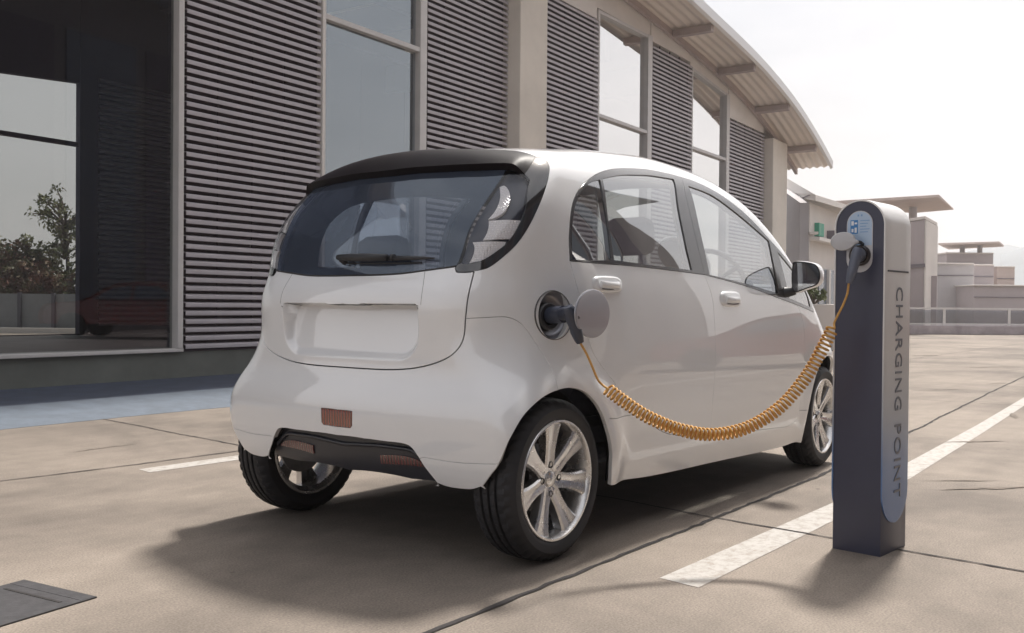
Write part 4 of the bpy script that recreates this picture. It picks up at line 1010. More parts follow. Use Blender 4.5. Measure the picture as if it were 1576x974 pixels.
# ------------------------------------------------------------------ charging cable with its two plugs
plugm=mat('plug_dark_blue_plastic',(.035,.042,.065),.38,coat=.3,coat_r=.2,noise=(60,.1))
orange=mat('orange_cable_jacket',(.56,.30,.075),.6,coat=.0,noise=(35,.18))
PcV=Vector(Pc); e1=Vector(Pc)+zax*.035+xax*-.012; e2=Vector(Pc)+zax*.105+xax*-.0; 
Ae=np.array(at(893,527,1,Pc[1]-.125))
cable=tag(empty('charging_cable',tuple(np.array(Ae))),'coiled orange charging cable with dark plugs, hanging from the car to the post','charging cable')
eb=np.array(at(877,481,1,Pc[1]-.112))
mb=MB(); a0=np.array(e1)-np.array(zax)*.04
mb.tube(crom([a0,np.array(e1)+np.array(zax)*.01,np.array(e1)+np.array(zax)*.03],4),.029,20); 
mb.tube(crom([np.array(e1)+np.array(zax)*.02,(np.array(e1)+eb)/2,eb+np.array([-.004,0,.002])],5),np.linspace(.023,.021,11),18)
dv=(Ae-eb)/np.linalg.norm(Ae-eb)
mb.tube([eb-dv*.022,eb-dv*.012,eb+dv*.02,eb+(Ae-eb)*.5,eb+(Ae-eb)*.62,Ae-dv*.012,Ae],[.016,.0215,.022,.0185,.0205,.0165,.013],18)
pl1=mb.build('car_plug',plugm,cable,smooth=.9)
M1=eb+np.array([0,-.0225,0])
MB().tube([eb+np.array([-.004,-.020,.010]),eb+dv*.03+np.array([.0,-.0215,.008])],.006,8).build('release_latch',blackpl,pl1,smooth=4)
# post plug
Bt=np.array(at(1320,386,0,.700)); Be=np.array(at(1306.5,436,0,.690)); So=np.array(post.matrix_basis@Vector((0,0,0))) if False else None
Pm=Matrix.Translation((.7735,-1.4525,0))@Matrix.Rotation(-.0955,4,'Z'); Sk=np.array(Pm@Vector((-.004,-.004,1.055)))
dw=(Be-Bt)/np.linalg.norm(Be-Bt)
mb=MB(); mb.tube(crom([Sk,(Sk+Bt)/2+np.array([-.01,0,-.004]),Bt+dw*.02],5),np.linspace(.026,.020,11),18)
mb.tube([Bt-dw*.012,Bt-dw*.004,Bt+dw*.03,Bt+(Be-Bt)*.55,Bt+(Be-Bt)*.60,Be-dw*.02,Be],[.012,.0175,.0185,.0165,.0175,.014,.010],18)
pl2=mb.build('post_plug',mat('plug_slate',(.10,.115,.16),.4,coat=.3),cable,smooth=.9)
# cable path in the vertical plane between the two plug ends
hd=Be-Ae; hd[2]=0; nP=np.cross(hd,[0,0,1.]); nP/=np.linalg.norm(nP)
def onp(u,v): d=ray(u,v); return CO+d*((Ae-CO)@nP)/(d@nP)
coilpx=[(934,598),(962,619),(1000,643),(1050,662),(1098,668.5),(1150,658),(1200,627),(1240,581),(1266,536),(1281,506)]
CP=crom([onp(*q) for q in coilpx],40); seg=np.r_[0,np.cumsum(np.linalg.norm(np.diff(CP,axis=0),axis=1))]; Lc=seg[-1]
turns=66; ns_=turns*14; s_=np.linspace(0,Lc,ns_); C3=np.array([np.interp(s_,seg,CP[:,k]) for k in range(3)]).T
T3=np.gradient(C3,axis=0); T3/=np.linalg.norm(T3,axis=1)[:,None]; Bn=np.cross(T3,nP); Bn/=np.linalg.norm(Bn,axis=1)[:,None]
ph=2*math.pi*turns*s_/Lc+.2*np.sin(s_*23)+.3*np.sin(s_*9.)
rc=.0195*(1+.02*np.sin(s_*41)); HX=C3+rc[:,None]*(np.cos(ph)[:,None]*nP+np.sin(ph)[:,None]*Bn)
lead=crom([Ae-dv*.02,Ae,onp(903,545),onp(911,563),onp(920,584),onp(927,592),HX[0]],6)
tail=crom([HX[-1],onp(1284,497),onp(1290,484),onp(1298,468),onp(1304,452),Be,Be-dw*.02],6)
full_=np.vstack([lead[:-1],HX,tail[1:]])
MB().tube(full_,.0039,8).build('coiled_lead',orange,cable,smooth=4)
# ------------------------------------------------------------------ building
BY=.07; BMx=Matrix.Translation((1.35,6.34,0))@Matrix.Rotation(BY,4,'Z')
bld=tag(empty('industrial_building',(1.35,6.34,0),BY),'industrial building with grey louvre panels, tall windows and an arched roof, behind the car','building')
cream=mat('cream_render',(.72,.665,.59),.8,noise=(1.2,.08),bump=(120,.15,.002))
greyw=mat('grey_green_plinth',(.16,.17,.155),.85,noise=(1.5,.2),bump=(90,.25,.003))
louv=mat('louvre_metal',(.46,.43,.46),.45,coat=.1,noise=(2.5,.07))
louvd=mat('louvre_backing',(.075,.055,.07),.8)
alu=mat('aluminium_frame',(.62,.60,.59),.4,metal=.0,noise=(5,.06))
whitep=mat('white_painted_steel',(.76,.72,.68),.5,noise=(1.2,.06))
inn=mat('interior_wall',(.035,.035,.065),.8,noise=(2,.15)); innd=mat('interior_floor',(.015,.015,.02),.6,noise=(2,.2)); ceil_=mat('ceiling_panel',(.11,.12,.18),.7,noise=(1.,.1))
def bbox(name,u0,u1,d0,d1,z0,z1,m,par=None,bev=0.):
    return MB().box(((u0+u1)/2,(d0+d1)/2,(z0+z1)/2),(u1-u0,d1-d0,z1-z0),bev=bev).build(name,m,par or bld,local=True)
ARC=table([-12,0,5,9,12,14.2,16.8,19.3,21.7,23.2],[6.6,7.0,7.08,7.05,6.9,6.70,6.42,5.97,5.27,4.70],.6)
def arc(u): return float(ARC(np.array([u]))[0])
bbox('plinth',-5.5,21.4,0,.30,-.02,.345,greyw)
bbox('sill',-5.5,1.93,-.045,.25,.347,.385,alu,bev=.006)
bbox('base_rail',1.95,21.3,-.01,.25,.347,.365,louvd)
def louvre(u0,u1,z0,z1):
    mb=MB(); sp=.0893; n=int((z1-z0)/sp)
    for i in range(n):
        z=z0+.01+i*sp
        prof=[(.052,.062),(-.028,.050),(-.038,.043),(-.041,.030),(-.041,.004),(-.037,-.001),(-.030,.003),(-.031,.038),(.052,.054)]
        V=[];
        for u in(u0,u1):
            for d,h in prof: V.append((u,d,z+h))
        k=len(prof); Fc=[tuple(range(k)),tuple(range(k,2*k))[::-1]]+[(j,(j+1)%k,(j+1)%k+k,j+k) for j in range(k)]
        mb.add(V,Fc)
    o=mb.build('louvre_panel',louv,bld,local=True)
    bbox('louvre_backing',u0-.03,u1+.03,.06,.09,z0-.005,z0+n*sp+.02,louvd,o)
    w=int((u1-u0)/.5)
    mb=MB()
    for k in range(1,4): mb.box((u0+(u1-u0)*k/4,.052,(z0+z1)/2),(.03,.02,z1-z0))
    mb.build('louvre_rail',louvd,o,local=True)
    return o
louvre(1.96,3.93,.365,6.9); louvre(6.03,8.05,.365,6.9); louvre(8.9,11.03,.365,6.19); louvre(13.37,15.38,.365,6.33); louvre(17.72,20.2,.365,5.5)
gA=glass('office_window_glass',(.42,.44,.43),1.5,gain=(.85,.85,1.)); gA2=glass('blue_window_glass',(.5,.55,.6),2.3,gain=(.86,.94,1.)); gB=glass('bright_window_glass',(.4,.42,.43),5.0,gain=(1,.99,.98))
def window(u0,u1,z0,z1,z1b,gm_,fw=.05,tr=None,right=.11):
    mb=MB(); mb.box((u0+fw/2,.02,(z0+z1)/2),(fw,.12,z1-z0),bev=.006); mb.box((u1-right/2,.02,(z0+z1b)/2),(right,.14,z1b-z0),bev=.008)
    if tr: mb.box(((u0+u1)/2,.015,tr),(u1-u0-.0,.10,.07),bev=.01)
    # head follows the roof slope
    V=[(u0,-.03,z1-.06),(u1,-.03,z1b-.06),(u1,-.03,z1b),(u0,-.03,z1),(u0,.08,z1-.06),(u1,.08,z1b-.06),(u1,.08,z1b),(u0,.08,z1)]
    mb.add(V,[(0,1,2,3),(4,7,6,5),(0,4,5,1),(3,2,6,7),(0,3,7,4),(1,5,6,2)])
    f=mb.build('window',alu,bld,local=True)
    mesh('pane',[(u0+fw,.045,z0),(u1-right,.045,z0),(u1-right,.045,z1b-.06),(u0+fw,.045,z1-.06)],[(0,1,2,3)],gm_,f,local=True); return f
window(-5.5,1.92,.385,6.9,6.9,gA,tr=None,right=.07)
window(3.97,6.0,.365,6.9,6.9,gA2,tr=4.44,right=.15); window(11.05,13.33,.365,6.36,6.40,gB,tr=4.42,right=.2); window(15.4,17.68,.365,6.22,6.02,gB,tr=4.44,right=.2)
# thin bright edge trims beside the louvres
for u in (3.945,): bbox('edge_trim',u,u+.035,-.06,.04,.365,6.9,whitep)
# columns
bbox('column',8.06,8.87,-.27,.28,0,6.9,cream,bev=.015); bbox('column',20.25,21.42,-.27,.28,0,5.35,cream,bev=.015)
# wall band between window heads and soffit
def band(u0,u1,z0a,z0b,m,d0=.0,d1=.12):
    n=10; V=[];Fc=[]
    for i in range(n+1):
        u=u0+(u1-u0)*i/n; a=z0a+(z0b-z0a)*i/n; b_=max(arc(u)-.01,a+.01); V+=[(u,d0,a),(u,d0,b_),(u,d1,b_),(u,d1,a)]
    for i in range(n):
        for k in range(4): Fc.append((i*4+k,i*4+(k+1)%4,(i+1)*4+(k+1)%4,(i+1)*4+k))
    Fc+=[(0,1,2,3),(4*n+3,4*n+2,4*n+1,4*n)]
    mb=MB(); mb.add(V,Fc); mb.build('wall_band',whitep,bld,local=True)
band(-5.5,8.04,6.9,6.9,whitep); band(8.89,11.04,6.19,6.19,whitep); band(11.06,13.35,6.41,6.41,whitep,.02); band(13.36,15.39,6.33,6.33,whitep); band(15.41,17.7,6.23,6.03,whitep,.02); band(17.71,20.24,5.5,5.5,whitep)
# roof: arched sheet, corrugated over the eaves
us=np.linspace(-5.9,22.9,76); ds=np.concatenate([np.arange(-1.02,.35,.0251),[.5,3,6.8]])
V=[];Fc=[]
for u in us:
    z=arc(u)
    for d in ds:
        w=.022*math.sin(d*2*math.pi/.20) if d<.36 else 0
        V.append((u,d,z+.06+w))
m=len(ds)
for i in range(len(us)-1):
    for j in range(m-1): Fc.append((i*m+j,i*m+j+1,(i+1)*m+j+1,(i+1)*m+j))
n0=len(V); V2=[(a,b_,c+.035) for a,b_,c in V]; Fc2=[tuple(k+n0 for k in f) for f in Fc]
rim_=[(i*m,(i+1)*m,(i+1)*m+n0,i*m+n0) for i in range(len(us)-1)]+[((len(us)-1)*m+j,(len(us)-1)*m+j+1,(len(us)-1)*m+j+1+n0,(len(us)-1)*m+j+n0) for j in range(m-1)]
mb=MB(); mb.add(V+V2,Fc+Fc2+rim_); roof=mb.build('roof',mat('roof_sheet',(.80,.71,.62),.5,noise=(.8,.07)),bld,smooth=.9,local=True)
V=[];Fc=[]
for u in us:
    z=arc(u); V+=[(u,-1.03,z-.02),(u,-1.09,z+.02),(u,-1.10,z+.20),(u,-1.05,z+.24),(u,-1.0,z+.20)]
for i in range(len(us)-1):
    for k in range(5): Fc.append((i*5+k,i*5+(k+1)%5,(i+1)*5+(k+1)%5,(i+1)*5+k))
Fc+=[(0,1,2,3,4),tuple((len(us)-1)*5+k for k in range(5))]
mb=MB(); mb.add(V,Fc); mb.build('fascia',mat('fascia_metal',(.70,.69,.69),.35,metal=.3),roof,smooth=.5,local=True)
# purlin under the eaves and brackets
mb=MB(); V=[];Fc=[]
for u in us: 
    z=arc(u); V+=[(u,-.02,z+.03),(u,-.02,z-.10),(u,-.10,z-.10),(u,-.10,z+.03)]
for i in range(len(us)-1):
    for k in range(4): Fc.append((i*4+k,i*4+(k+1)%4,(i+1)*4+(k+1)%4,(i+1)*4+k))
mb.add(V,Fc); mb.build('purlin',mat('eaves_steel',(.44,.36,.34),.6,noise=(3,.1)),roof,local=True)
for u in (-3.3,-.8,1.7,4.2,6.7,9.2,11.7,14.23,16.79,19.32,21.69):
    sl_=math.atan((arc(u+.1)-arc(u-.1))/.2); M=Matrix.Translation((u,-.54,arc(u)-.045))@Matrix.Rotation(-sl_,4,'Y')
    MB().box((0,0,0),(.13,.86,.15),M=M,bev=.008).build('bracket',MATS['eaves_steel'],roof,local=True)
# interior: floor, ceiling beams, rear wall with openings
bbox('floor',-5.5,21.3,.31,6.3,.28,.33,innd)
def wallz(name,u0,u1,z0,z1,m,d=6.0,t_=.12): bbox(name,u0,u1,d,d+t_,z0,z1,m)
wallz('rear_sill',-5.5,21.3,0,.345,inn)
V=[(-5.5,6.0,3.75),(4.52,6.0,4.44),(4.52,6.0,7.0),(-5.5,6.0,6.6),(-5.5,6.12,3.75),(4.52,6.12,4.44),(4.52,6.12,7.0),(-5.5,6.12,6.6)]
mb=MB(); mb.add(V,[(0,1,2,3),(4,7,6,5),(0,4,5,1),(3,2,6,7),(0,3,7,4),(1,5,6,2)]); mb.build('rear_lintel',inn,bld,local=True)
bbox('rear_mullion',-5.5,4.5,6.0,6.08,3.40,3.47,louvd); bbox('rear_post',.9,.98,6.0,6.09,.345,4.3,louvd); bbox('rear_post',-3.1,-3.0,6.0,6.09,.345,4.2,louvd)
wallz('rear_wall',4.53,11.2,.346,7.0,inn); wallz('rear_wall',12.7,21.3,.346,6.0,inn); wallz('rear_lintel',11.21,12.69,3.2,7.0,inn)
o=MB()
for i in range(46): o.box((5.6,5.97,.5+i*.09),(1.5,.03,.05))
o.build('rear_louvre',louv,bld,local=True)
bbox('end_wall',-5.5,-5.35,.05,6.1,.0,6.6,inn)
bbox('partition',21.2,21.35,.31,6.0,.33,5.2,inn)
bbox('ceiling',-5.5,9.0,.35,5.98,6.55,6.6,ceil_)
for k,u in enumerate((-4.5,-2,0,3,6,9,12,15)):
    bbox('ceiling_beam',u,u+.22,.35,5.98,6.0 if u<10 else 5.7,6.5 if u<10 else 6.3,ceil_)
for d in (1.8,4.0): bbox('ceiling_beam',-5.5,16,d,d+.15,5.75,5.98,ceil_)
# ------------------------------------------------------------------ background
def bg(u,v,D):
    """point seen at photo pixel (u,v), D metres in front of the camera"""
    d=ray(u,v); return CO+d*D/(d@CF_)
def blockp(name,u0,u1,vt,D,dep,m,par=None,vb=None,side=0.):
    a=bg(u0,vt,D); b=bg(u1,vt,D+side); zt=(a[2]+b[2])/2; z0=bg((u0+u1)/2,vb,D)[2] if vb else -.1
    dx=b-a; dx[2]=0; w=np.linalg.norm(dx); dx/=w; nn=np.array([-dx[1],dx[0],0])
    if nn@CF_<0: nn=-nn
    c=(a+b)/2+nn*dep/2; o=MB().box((c[0],c[1],(zt+z0)/2),(w,dep,zt-z0),rz=math.atan2(dx[1],dx[0]),bev=.02).build(name,m,par)
    return o
bw=mat('far_cream_wall',(.66,.62,.585),.8,noise=(.6,.08)); bgw=mat('far_grey_wall',(.44,.42,.43),.8,noise=(.5,.1)); bmv=mat('far_mauve_wall',(.37,.325,.335),.8,noise=(.5,.1)); rfm=mat('far_roof_brown',(.50,.41,.375),.6,noise=(1,.1)); bdark=mat('far_dark_wall',(.16,.14,.165),.8,noise=(.7,.1))  # far walls and roof paled and pinked, haze put into their colours
glf=mat('far_window_glass',(.12,.15,.19),.12,spec=.8)
# annex with a sloping roof just past the main building
A=bg(1150,300,36); B=bg(1245,312,27.5); C_=bg(1302,332,31); za,zb,zc=bg(1150,247,36)[2],bg(1245,312,27.5)[2],bg(1302,332,31)[2]
ax=tag(empty('annex_building',(B[0],B[1],0)),'small annex with a sloping roof and a green panel, right of the arched building','building')
def quadwall(name,P,Q,zp,zq,m,th=.25,z0=-.05):
    d=Q-P; d=np.array([d[0],d[1],0]); d/=np.linalg.norm(d); n=np.array([-d[1],d[0],0]); n=n if n@CF_>0 else -n
    V=[(P[0],P[1],z0),(Q[0],Q[1],z0),(Q[0],Q[1],zq),(P[0],P[1],zp)]; V+=[(x+n[0]*th,y+n[1]*th,z) for x,y,z in V]
    mb=MB(); mb.add(V,[(0,1,2,3),(4,7,6,5),(0,4,5,1),(3,2,6,7),(0,3,7,4),(1,5,6,2)]); return mb.build(name,m,ax)
quadwall('shaded_side_wall',A,B,za,zb,bgw); quadwall('sunlit_front_wall',B+np.array([.02,-.02,0]),C_,zb,zc,bw)  # grey side and cream front: shade and sunlight put into the wall colours
mb=MB(); V=[(A[0],A[1],za+.02),(B[0]-.3,B[1]-.3,zb+.02),(C_[0]+.1,C_[1]-.5,zc+.02),(C_[0]+5,C_[1]+6,zc+.02),(A[0]+6,A[1]+5,za+.02)]; V+=[(x,y,z+.16) for x,y,z in V]
mb.add(V,[(0,1,2,3,4),(5,6,7,8,9),(0,1,6,5),(1,2,7,6),(2,3,8,7),(3,4,9,8),(4,0,5,9)]); mb.build('roof',whitep,ax)
def onseg(P,Q,u,v):
    d=Q-P; n=np.array([-d[1],d[0],0.]); r=ray(u,v); t=((P-CO)@n)/(r@n); return CO+r*t
def onbox(name,P,Q,u0,u1,v0,v1,m,pro=.12,lab=None):
    a=onseg(P,Q,u0,v0); b=onseg(P,Q,u1,v1); c=onseg(P,Q,u1,v0); d=c-a; d[2]=0; w=np.linalg.norm(d); c3=(a+b)/2; zt=(a[2]+c[2])/2; zb_=(onseg(P,Q,u0,v1)[2]+b[2])/2
    n=np.array([-d[1],d[0],0])/w; n=-n if n@CF_>0 else n
    cc=(a+c)/2+n*pro/2; return MB().box((cc[0],cc[1],(zt+zb_)/2),(w,pro,zt-zb_),rz=math.atan2(d[1],d[0])).build(name,m,ax)
onbox('ledge',A,B,1192,1246,364.5,368,bw,.25); onbox('ledge',B,C_,1245,1297,371,376,whitep,.3)
o=onbox('green_panel',B,C_,1252.5,1260.5,344,364,mat('green_panel_paint',(.02,.30,.19),.5),.15)
onbox('condenser_unit',A,B,1223,1237,345,363,whitep,.5); onbox('condenser_unit',B,C_,1272,1280,356,369,bdark,.3)
onbox('window',B,C_,1258,1283,415,470,glf,.06); onbox('window_bar',B,C_,1269.5,1271.5,415,470,whitep,.14); onbox('cladding_joint',A,B,1192,1245,311.5,312.5,bdark,.03)
# planter wall and shrub beside the annex
pw=blockp('planter_wall',1240,1300,468,20,.5,bw); tag(pw,'pale low planter wall behind the car bonnet','planter wall')
# ------------------------------------------------------------------ foliage
leafm={}
def leafmat(name,c1,c2):
    m=bpy.data.materials.new(name); m.use_nodes=True; t=m.node_tree; b=t.nodes['Principled BSDF']; oi=t.nodes.new('ShaderNodeTexNoise'); oi.inputs['Scale'].default_value=3.; c=t.nodes.new('ShaderNodeTexCoord'); mx=t.nodes.new('ShaderNodeValToRGB')
    mx.color_ramp.elements[0].color=(*c1,1); mx.color_ramp.elements[0].position=.35; mx.color_ramp.elements[1].color=(*c2,1); mx.color_ramp.elements[1].position=.65
    t.links.new(c.outputs['Object'],oi.inputs['Vector']); t.links.new(oi.outputs['Fac'],mx.inputs[0]); t.links.new(mx.outputs[0],b.inputs['Base Color']); b.inputs['Roughness'].default_value=.6
    return m
def leaves(cl,n,size,rs):
    V=[];Fc=[]
    for c,r in cl:
        for _ in range(n):
            d=rs.randn(3); d/=np.linalg.norm(d); q=np.array(c)+d*np.array(r)*rs.uniform(.35,1.05); a=rs.randn(3); a/=np.linalg.norm(a); b=np.cross(a,rs.randn(3)); b/=np.linalg.norm(b); s=size*rs.uniform(.6,1.3)
            k=len(V); V+=[tuple(q-a*s),tuple(q+b*s*.45),tuple(q+a*s),tuple(q-b*s*.45)]; Fc.append((k,k+1,k+2,k+3))
    return V,Fc
bark=mat('bark',(.10,.075,.055),.9,noise=(9,.3),bump=(20,.5,.02))
def tree(name,base,h,w,lm,seed,label,cat_='tree',group=None,dens=70,ls=.10,trunk=.45,nb=26):
    rs=np.random.RandomState(seed); t=tag(empty(name,tuple(base)),label,cat_,group); mb=MB(); b=np.array(base); top=b+np.array([rs.uniform(-.1,.1)*w,rs.uniform(-.1,.1)*w,h*.85])
    tp=crom([b,b+(top-b)*.4+rs.randn(3)*[.03,.03,0]*w,top],6); mb.tube(tp,np.linspace(.035*h*.6,.008*h,len(tp)),8); cl=[]
    for i in range(nb):
        f=rs.uniform(trunk,1.0); s=b+(top-b)*f; an=rs.uniform(0,2*math.pi); L_=w*.5*rs.uniform(.4,1.)*(1.15-.6*abs(f-.62)); e=s+np.array([math.cos(an)*L_,math.sin(an)*L_,h*rs.uniform(.02,.16)])
        q=crom([s,(s+e)/2+[0,0,.02*h],e],4); mb.tube(q,np.linspace(.010*h,.003*h,len(q)),5)
        r=w*rs.uniform(.10,.20); cl.append((e,(r,r,r*.8))); 
        if rs.rand()<.6: cl.append(((s+e)/2+rs.randn(3)*.05*w,(r*.8,r*.8,r*.6)))
    mb.build('trunk',bark,t,smooth=1.)
    V,Fc=leaves(cl,dens,ls,rs); mesh('crown',V,Fc,lm,t); return t
shr=leafmat('shrub_leaves',(.05,.085,.02),(.17,.19,.05)); ga=leafmat('tree_leaves',(.06,.09,.02),(.17,.16,.05)); gr=leafmat('autumn_leaves',(.16,.06,.03),(.09,.10,.035))
def bush(name,u,v,D,w,h,lm,seed,label,group=None,zb=None,ls=.04,dens=60):
    rs=np.random.RandomState(seed); c=bg(u,v,D); z0=0 if zb is None else zb; t=tag(empty(name,(c[0],c[1],z0)),label,'shrub',group)
    cl=[]; mb=MB()
    for i in range(14):
        q=np.array([c[0]+rs.uniform(-.5,.5)*w,c[1]+rs.uniform(-.4,.4)*w,z0+h*rs.uniform(.25,.95)]); r=w*rs.uniform(.10,.18); cl.append((q,(r,r,r))); mb.tube(crom([np.array([c[0]+rs.uniform(-.1,.1)*w,c[1],z0]),(q+np.array([c[0],c[1],z0]))/2,q],3),.012,5)
    mb.build('stem',bark,t); V,Fc=leaves(cl,dens,ls,rs); mesh('foliage',V,Fc,lm,t); return t
zp=bg(1270,468,20)[2]
bush('leafy_shrub',1252,470,20.2,.5,.42,shr,3,'yellow green shrub on the planter wall beside the car mirror',zb=zp-.02,ls=.045)
# canopy tower behind the post
tw=tag(empty('lift_tower',tuple(np.array([1,1,0])*bg(1410,500,36))),'tall grey and cream tower right behind the charging post','tower')
P0=bg(1360,340,36.5); P1=bg(1423,336,34); P2=bg(1441,350,36.5); P3=P0+P2-P1; zt_=bg(1423,338,34)[2]
def prismw(pts,z0,z1,name,m,par,g=0.):
    c=sum(pts)/len(pts); V=[(c[0]+(q[0]-c[0])*(1+g),c[1]+(q[1]-c[1])*(1+g),z) for z in(z0,z1) for q in pts]; n=len(pts)
    mb=MB(); mb.add(V,[tuple(range(n)),tuple(range(n,2*n))]+[(i,(i+1)%n,(i+1)%n+n,i+n) for i in range(n)]); return mb.build(name,m,par)
prismw([P0,P1,P2,P3],-.05,zt_,'tower_body',bmv,tw); dd_=(P2-P1); nn_=np.array([dd_[1],-dd_[0],0]); nn_/=np.linalg.norm(nn_); nn_=nn_ if nn_[1]<0 else -nn_
prismw([P1+nn_*.06,P2+nn_*.06,P2+nn_*.01,P1+nn_*.01],-.05,zt_-.02,'light_wall',bw,tw); zb_=bg(1400,411,34)[2]
prismw([P0,P1,P2,P3],zb_,zb_+.13,'band',bdark,tw,.05); prismw([P0,P1,P2,P3],zt_+.02,zt_+.12,'coping',bw,tw,.04)
onb=bg(1434,470,35.5); MB().box((onb[0]-.1,onb[1]-.1,1.0),(.5,.2,2.2),rz=.2).build('door',bmv,tw)
def canopy(name,pts_top,pts_bot,D0,D1,post_px,label,vt,vb,vr):
    """wing roof: four corners given as (pixel,depth)"""
    t=tag(empty(name,tuple(np.array([1,1,0])*bg(*post_px[0],(D0+D1)/2))),label,'canopy')
    V=[bg(u,v,d) for u,v,d in pts_top]+[bg(u,v,d) for u,v,d in pts_bot]; n=len(pts_top)
    Fc=[tuple(range(n))[::-1],tuple(range(n,2*n))]+[(i,(i+1)%n,(i+1)%n+n,i+n) for i in range(n)]
    mb=MB(); mb.add([tuple(v) for v in V],Fc); mb.build('wing_roof',rfm,t)
    for u,v in post_px:
        q=bg(u,v,(D0+D1)/2); MB().tube([(q[0],q[1],q[2]+.35),(q[0],q[1],q[2]-1.2)],.16,10).build('post',bgw,t,smooth=1)
    return t
canopy('wing_canopy',[(1270,310,36),(1445,299.5,36),(1467,320,42),(1400,318,43)],[(1275,315,36),(1443,303,36),(1468,322.5,42),(1404,328,43)],36,42,[(1405,332)],'large brown wing shaped canopy rising behind the charging post',0,0,0)
canopy('wing_canopy',[(1444,374,60),(1538,371.5,60),(1545,377,66),(1460,380,66)],[(1444,376.5,60),(1538,374,60),(1545,379.5,66),(1460,384,66)],60,66,[(1481,385),(1508,384)],'smaller far canopy on two posts above the grey blocks','','','')
for nm,u0,u1,vt,D,dep,m,lab in [('flat_roofed_block',1457,1529,390,62,8,bmv,'mauve flat roofed block directly under the far canopy'),
 ('flat_roofed_block',1439,1499,406,52,7,bgw,'wide light grey windowless block right of the cream tower'),
 ('flat_roofed_block',1500,1530,408,56,6,bmv,'small mauve block right of the wide grey block'),
 ('flat_roofed_block',1535,1562,411,57,6,rfm,'little brownish box building near the right edge of the picture'),
 ('long_shed',1499,1640,440,50,9,bmv,'long low mauve shed behind the railing at the right edge')]:
    o=blockp(nm,u0,u1,vt,D,dep,m); g=empty(nm,tuple(o.data.vertices[0].co)); 
    me=o.data; o.parent=g; o.matrix_parent_inverse=Matrix.Identity(4); me.transform(full(g).inverted()); o.name='wall'; tag(g,lab,'building'); g.name=nm
    a=blockp('roof_coping',u0-.6,u1+.6,vt-1.6,D-.15,dep+.3,bw,vb=vt+.4); me=a.data; a.parent=g; me.transform(full(g).inverted())
    c=blockp('cladding_band',u0+.3,u1-.3,vt+ (440-406)*.5,D-.06,.1,bdark,vb=vt+(440-406)*.5+1.2); me=c.data; c.parent=g; me.transform(full(g).inverted())
# parapet with railing
pr=empty('parapet_railing',tuple(np.array([1,1,0])*bg(1480,516,33))); tag(pr,'concrete parapet with a glazed metal railing across the far edge of the parking deck','railing')
Q0=np.array(at(1300,514,2,0)); Q1=np.array(at(1576,515.5,2,0)); dq=(Q1-Q0)/np.linalg.norm(Q1-Q0); Q0=Q0-dq*14; Lq=40; az=math.atan2(dq[1],dq[0])
zpar=bg(1500,500.5,34.5)[2]; zrail=bg(1500,475,34.5)[2]; nq=np.array([-dq[1],dq[0],0]); nq=nq if nq@CF_>0 else -nq
cq=Q0+dq*Lq/2+nq*.2
MB().box((cq[0],cq[1],zpar/2),(Lq,.35,zpar),rz=az,bev=.02).build('parapet',mat('parapet_concrete',(.33,.29,.31),.85,noise=(1.5,.3)),pr)
MB().box((cq[0],cq[1],zrail),(Lq,.07,.06),rz=az).build('top_rail',alu,pr)
MB().box((cq[0],cq[1],zpar+.05),(Lq,.05,.05),rz=az).build('bottom_rail',alu,pr)
for i in range(0,17):
    q=Q0+dq*(i*2.45+.6)+nq*.2; MB().box((q[0],q[1],(zpar+zrail)/2),(.10,.06,zrail-zpar),rz=az).build('railing_post',alu,pr)
MB().box((cq[0],cq[1],(zpar+zrail)/2),(Lq,.012,zrail-zpar-.12),rz=az).build('glass_infill',glass('railing_glass',(.62,.64,.68),1.5),pr)
# hills
hm=mat('hill_haze_green',(.22,.25,.27),.95,noise=(.05,.2))
def hill(D,u0,u1,prof,name='hills'):
    V=[];Fc=[];n=len(prof); us_=np.linspace(u0,u1,n)
    for i,(u,v) in enumerate(zip(us_,prof)):
        a=bg(u,v,D); f=bg(u,462,D*.8); b=bg(u,462,D*1.35); V+=[(f[0],f[1],-1),(a[0]*.5+f[0]*.5,a[1]*.5+f[1]*.5,a[2]*.62),tuple(a),(b[0],b[1],-1)]
    for i in range(n-1):
        for k in range(3): Fc.append((i*4+k,i*4+k+1,(i+1)*4+k+1,(i+1)*4+k))
    mb=MB(); mb.add(V,Fc); tag(mb.build(name,hm,smooth=4),kind='structure')
rs=np.random.RandomState(5)
hill(420,1380,1760,[400,396,394,393,391,388,386,380,378,376,381,378,382,385,388,384,380,376,379,384,388]); hill(300,1540,1760,[392,384,379,377,381,378,374,376,379,384])
# fence and trees beyond the rear windows of the building
fm=mat('fence_grey_boards',(.23,.24,.25),.8,noise=(2,.15)); F0=at(-140,505,2,0); F1=at(330,505,2,0); F0=bg(-140,500,27); F1=bg(400,500,27)
fr_=tag(empty('board_fence',(F0[0],F0[1],0)),'low grey board fence seen through the large left window','fence'); df=F1-F0; df[2]=0; Lf=np.linalg.norm(df); df/=Lf; zf=bg(60,452,27)[2]; fz=math.atan2(df[1],df[0]); cf=F0+df*Lf/2
MB().box((cf[0],cf[1],zf/2),(Lf,.06,zf),rz=fz).build('board_panel',fm,fr_)
for k in range(16): q=F0+df*(k*.95+.3); MB().box((q[0]-.05,q[1]-.03,zf/2),(.09,.10,zf+.06),rz=fz).build('fence_post',mat('fence_post_dark',(.10,.10,.12),.8),fr_)
kb=MB().box((cf[0]-.3,cf[1]-.5,.06),(Lf,.3,.16),rz=fz).build('kerb',bw); tag(kb,kind='structure')
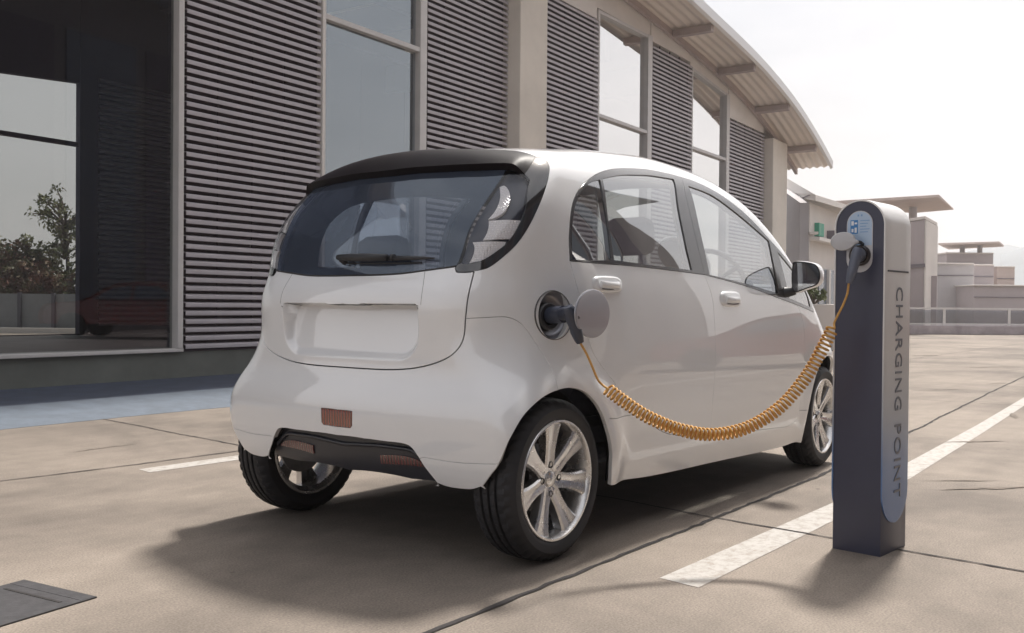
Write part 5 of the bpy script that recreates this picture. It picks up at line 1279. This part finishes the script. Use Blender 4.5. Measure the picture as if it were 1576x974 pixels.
for k,(u,vt,D,w,lm,sd_,lab,dn) in enumerate([(100,285,31,1.9,ga,11,'tall thin leafed tree beside the window post, seen through the left window',34),(52,372,30,2.0,ga,12,'round green tree left of the tall one, seen through the left window',60),(12,370,30,2.1,gr,13,'dark green bushy tree at the left edge, seen through the left window',60),(78,400,29,1.7,gr,14,'reddish bushy tree below the tall thin one behind the fence',60),(30,402,29,1.8,gr,15,'reddish low tree above the grey fence in the left window',60),(-30,380,30,2.2,gr,16,'reddish tree just outside the left edge behind the fence',50),(140,395,30,2.2,ga,17,'bushy green tree hidden behind the window post',50)]):
    q=bg(u,500,D); h=bg(u,vt,D)[2]; tree('leafy_tree',(q[0],q[1],0),h,w,lm,sd_,lab,group='trees behind the fence',dens=dn,ls=.075,trunk=.35 if vt>300 else .4,nb=30)
# ------------------------------------------------------------------ things behind the camera that the glass and paint mirror
def mirror_pt(P):
    n=np.array([-math.sin(BY),math.cos(BY),0]); O=np.array([1.35,6.34,0]); return P-2*((P-O)@n)*n
vc=at(222,520,2,0); rp_=mirror_pt(np.array(vc)); vd=CR_.copy(); vd[2]=0; vd/=np.linalg.norm(vd); e_=mirror_pt(np.array(vc)+vd)-rp_; ca=math.atan2(e_[1],e_[0])
rc_=tag(empty('red_saloon_car',(rp_[0],rp_[1],0),ca),'dark red saloon car mirrored in the large left window','car')
redp=mat('red_car_paint',(.42,.05,.02),.3,coat=1)
prof=[(-2.1,.35),(-2.12,.62),(-1.95,.82),(-1.1,.92),(-.45,1.28),(.1,1.36),(.75,1.34),(1.45,1.0),(2.05,.92),(2.15,.6),(2.1,.32)]
V=[];Fc=[];pc=crom(prof,4); n=len(pc)
for y,k in((-.80,.93),(-.86,.0),(.86,.0),(.80,.93)):
    for x,z in pc:
        yy=y*(1-.22*max(0,(z-.9))/.45); s_=.97 if k else 1; V.append((x*s_,yy*(.96 if k else 1),.33+(z-.33)*(.985 if k else 1)))
order=[0,1,2,3]
Fc=[]
for a_ in range(3):
    for j in range(n): Fc.append((a_*n+j,a_*n+(j+1)%n,(a_+1)*n+(j+1)%n,(a_+1)*n+j))
Fc+=[tuple(range(n)),tuple(3*n+j for j in range(n))]
mb=MB(); mb.add(V,Fc); mb.build('body',redp,rc_,smooth=.6,local=True)
for s_ in(-1,1):
    for g in ([(-.85,.93),(-.42,1.20),(.05,1.27),(.05,.93)],[(.12,.93),(.12,1.27),(.68,1.25),(1.15,.96)]):
        P_=[(x,s_*(.885-.22*(z-.9)/.45*.86),z) for x,z in g]; mesh('window',P_,[(0,1,2,3)],glf,rc_,local=True)
    for x in(-1.35,1.35):
        M=Matrix.Translation((x,s_*.80,.31))@Matrix.Rotation(math.pi/2,4,'X'); MB().lathe([(0,.09),(.2,.09),(.21,.07),(.31,.08),(.31,-.08),(0,-.08)],n=32,M=M).build('wheel',rub,rc_,smooth=.6,local=True)
ob=tag(empty('facing_building',(-9,-10,0)),'long louvred building facing the parking bays, mirrored in the windows','building')
obm=mat('facing_wall',(.27,.25,.25),.8,noise=(1,.1))
MB().box((-2.5,-13.5,5.2),(47,6,10.4)).build('wall',obm,ob)
M=Matrix.Translation((-2.3,-9.6,10.6))@Matrix.Rotation(R_(6),4,'X'); MB().box((0,0,0),(48.5,3.0,.16),M=M).build('canopy',mat('facing_soffit',(.24,.26,.30),.7),ob)
for k in range(15):
    M2=M@Matrix.Translation((-23+k*3.2,0,-.16)); MB().box((0,0,0),(.18,2.9,.2),M=M2).build('canopy_beam',bdark,ob)
for k in range(8):
    MB().box((-24+k*5.6,-10.46,4.6),(2.4,.08,8.4)).build('window',glf,ob)
    MB().box((-21.2+k*5.6,-10.45,4.6),(2.4,.06,8.4)).build('louvre_panel',bdark,ob)
# ------------------------------------------------------------------ haze
hv=bpy.data.materials.new('haze'); hv.use_nodes=True; t=hv.node_tree; t.nodes.clear(); o=t.nodes.new('ShaderNodeOutputMaterial'); v=t.nodes.new('ShaderNodeVolumePrincipled')
v.inputs['Color'].default_value=(1,.985,.98,1); v.inputs['Density'].default_value=.0019; v.inputs['Anisotropy'].default_value=.8; t.links.new(v.outputs[0],o.inputs['Volume'])
tag(MB().box((250,60,31),(1330,1100,64)).build('haze',hv),kind='stuff')
scene.cycles.volume_bounces=2
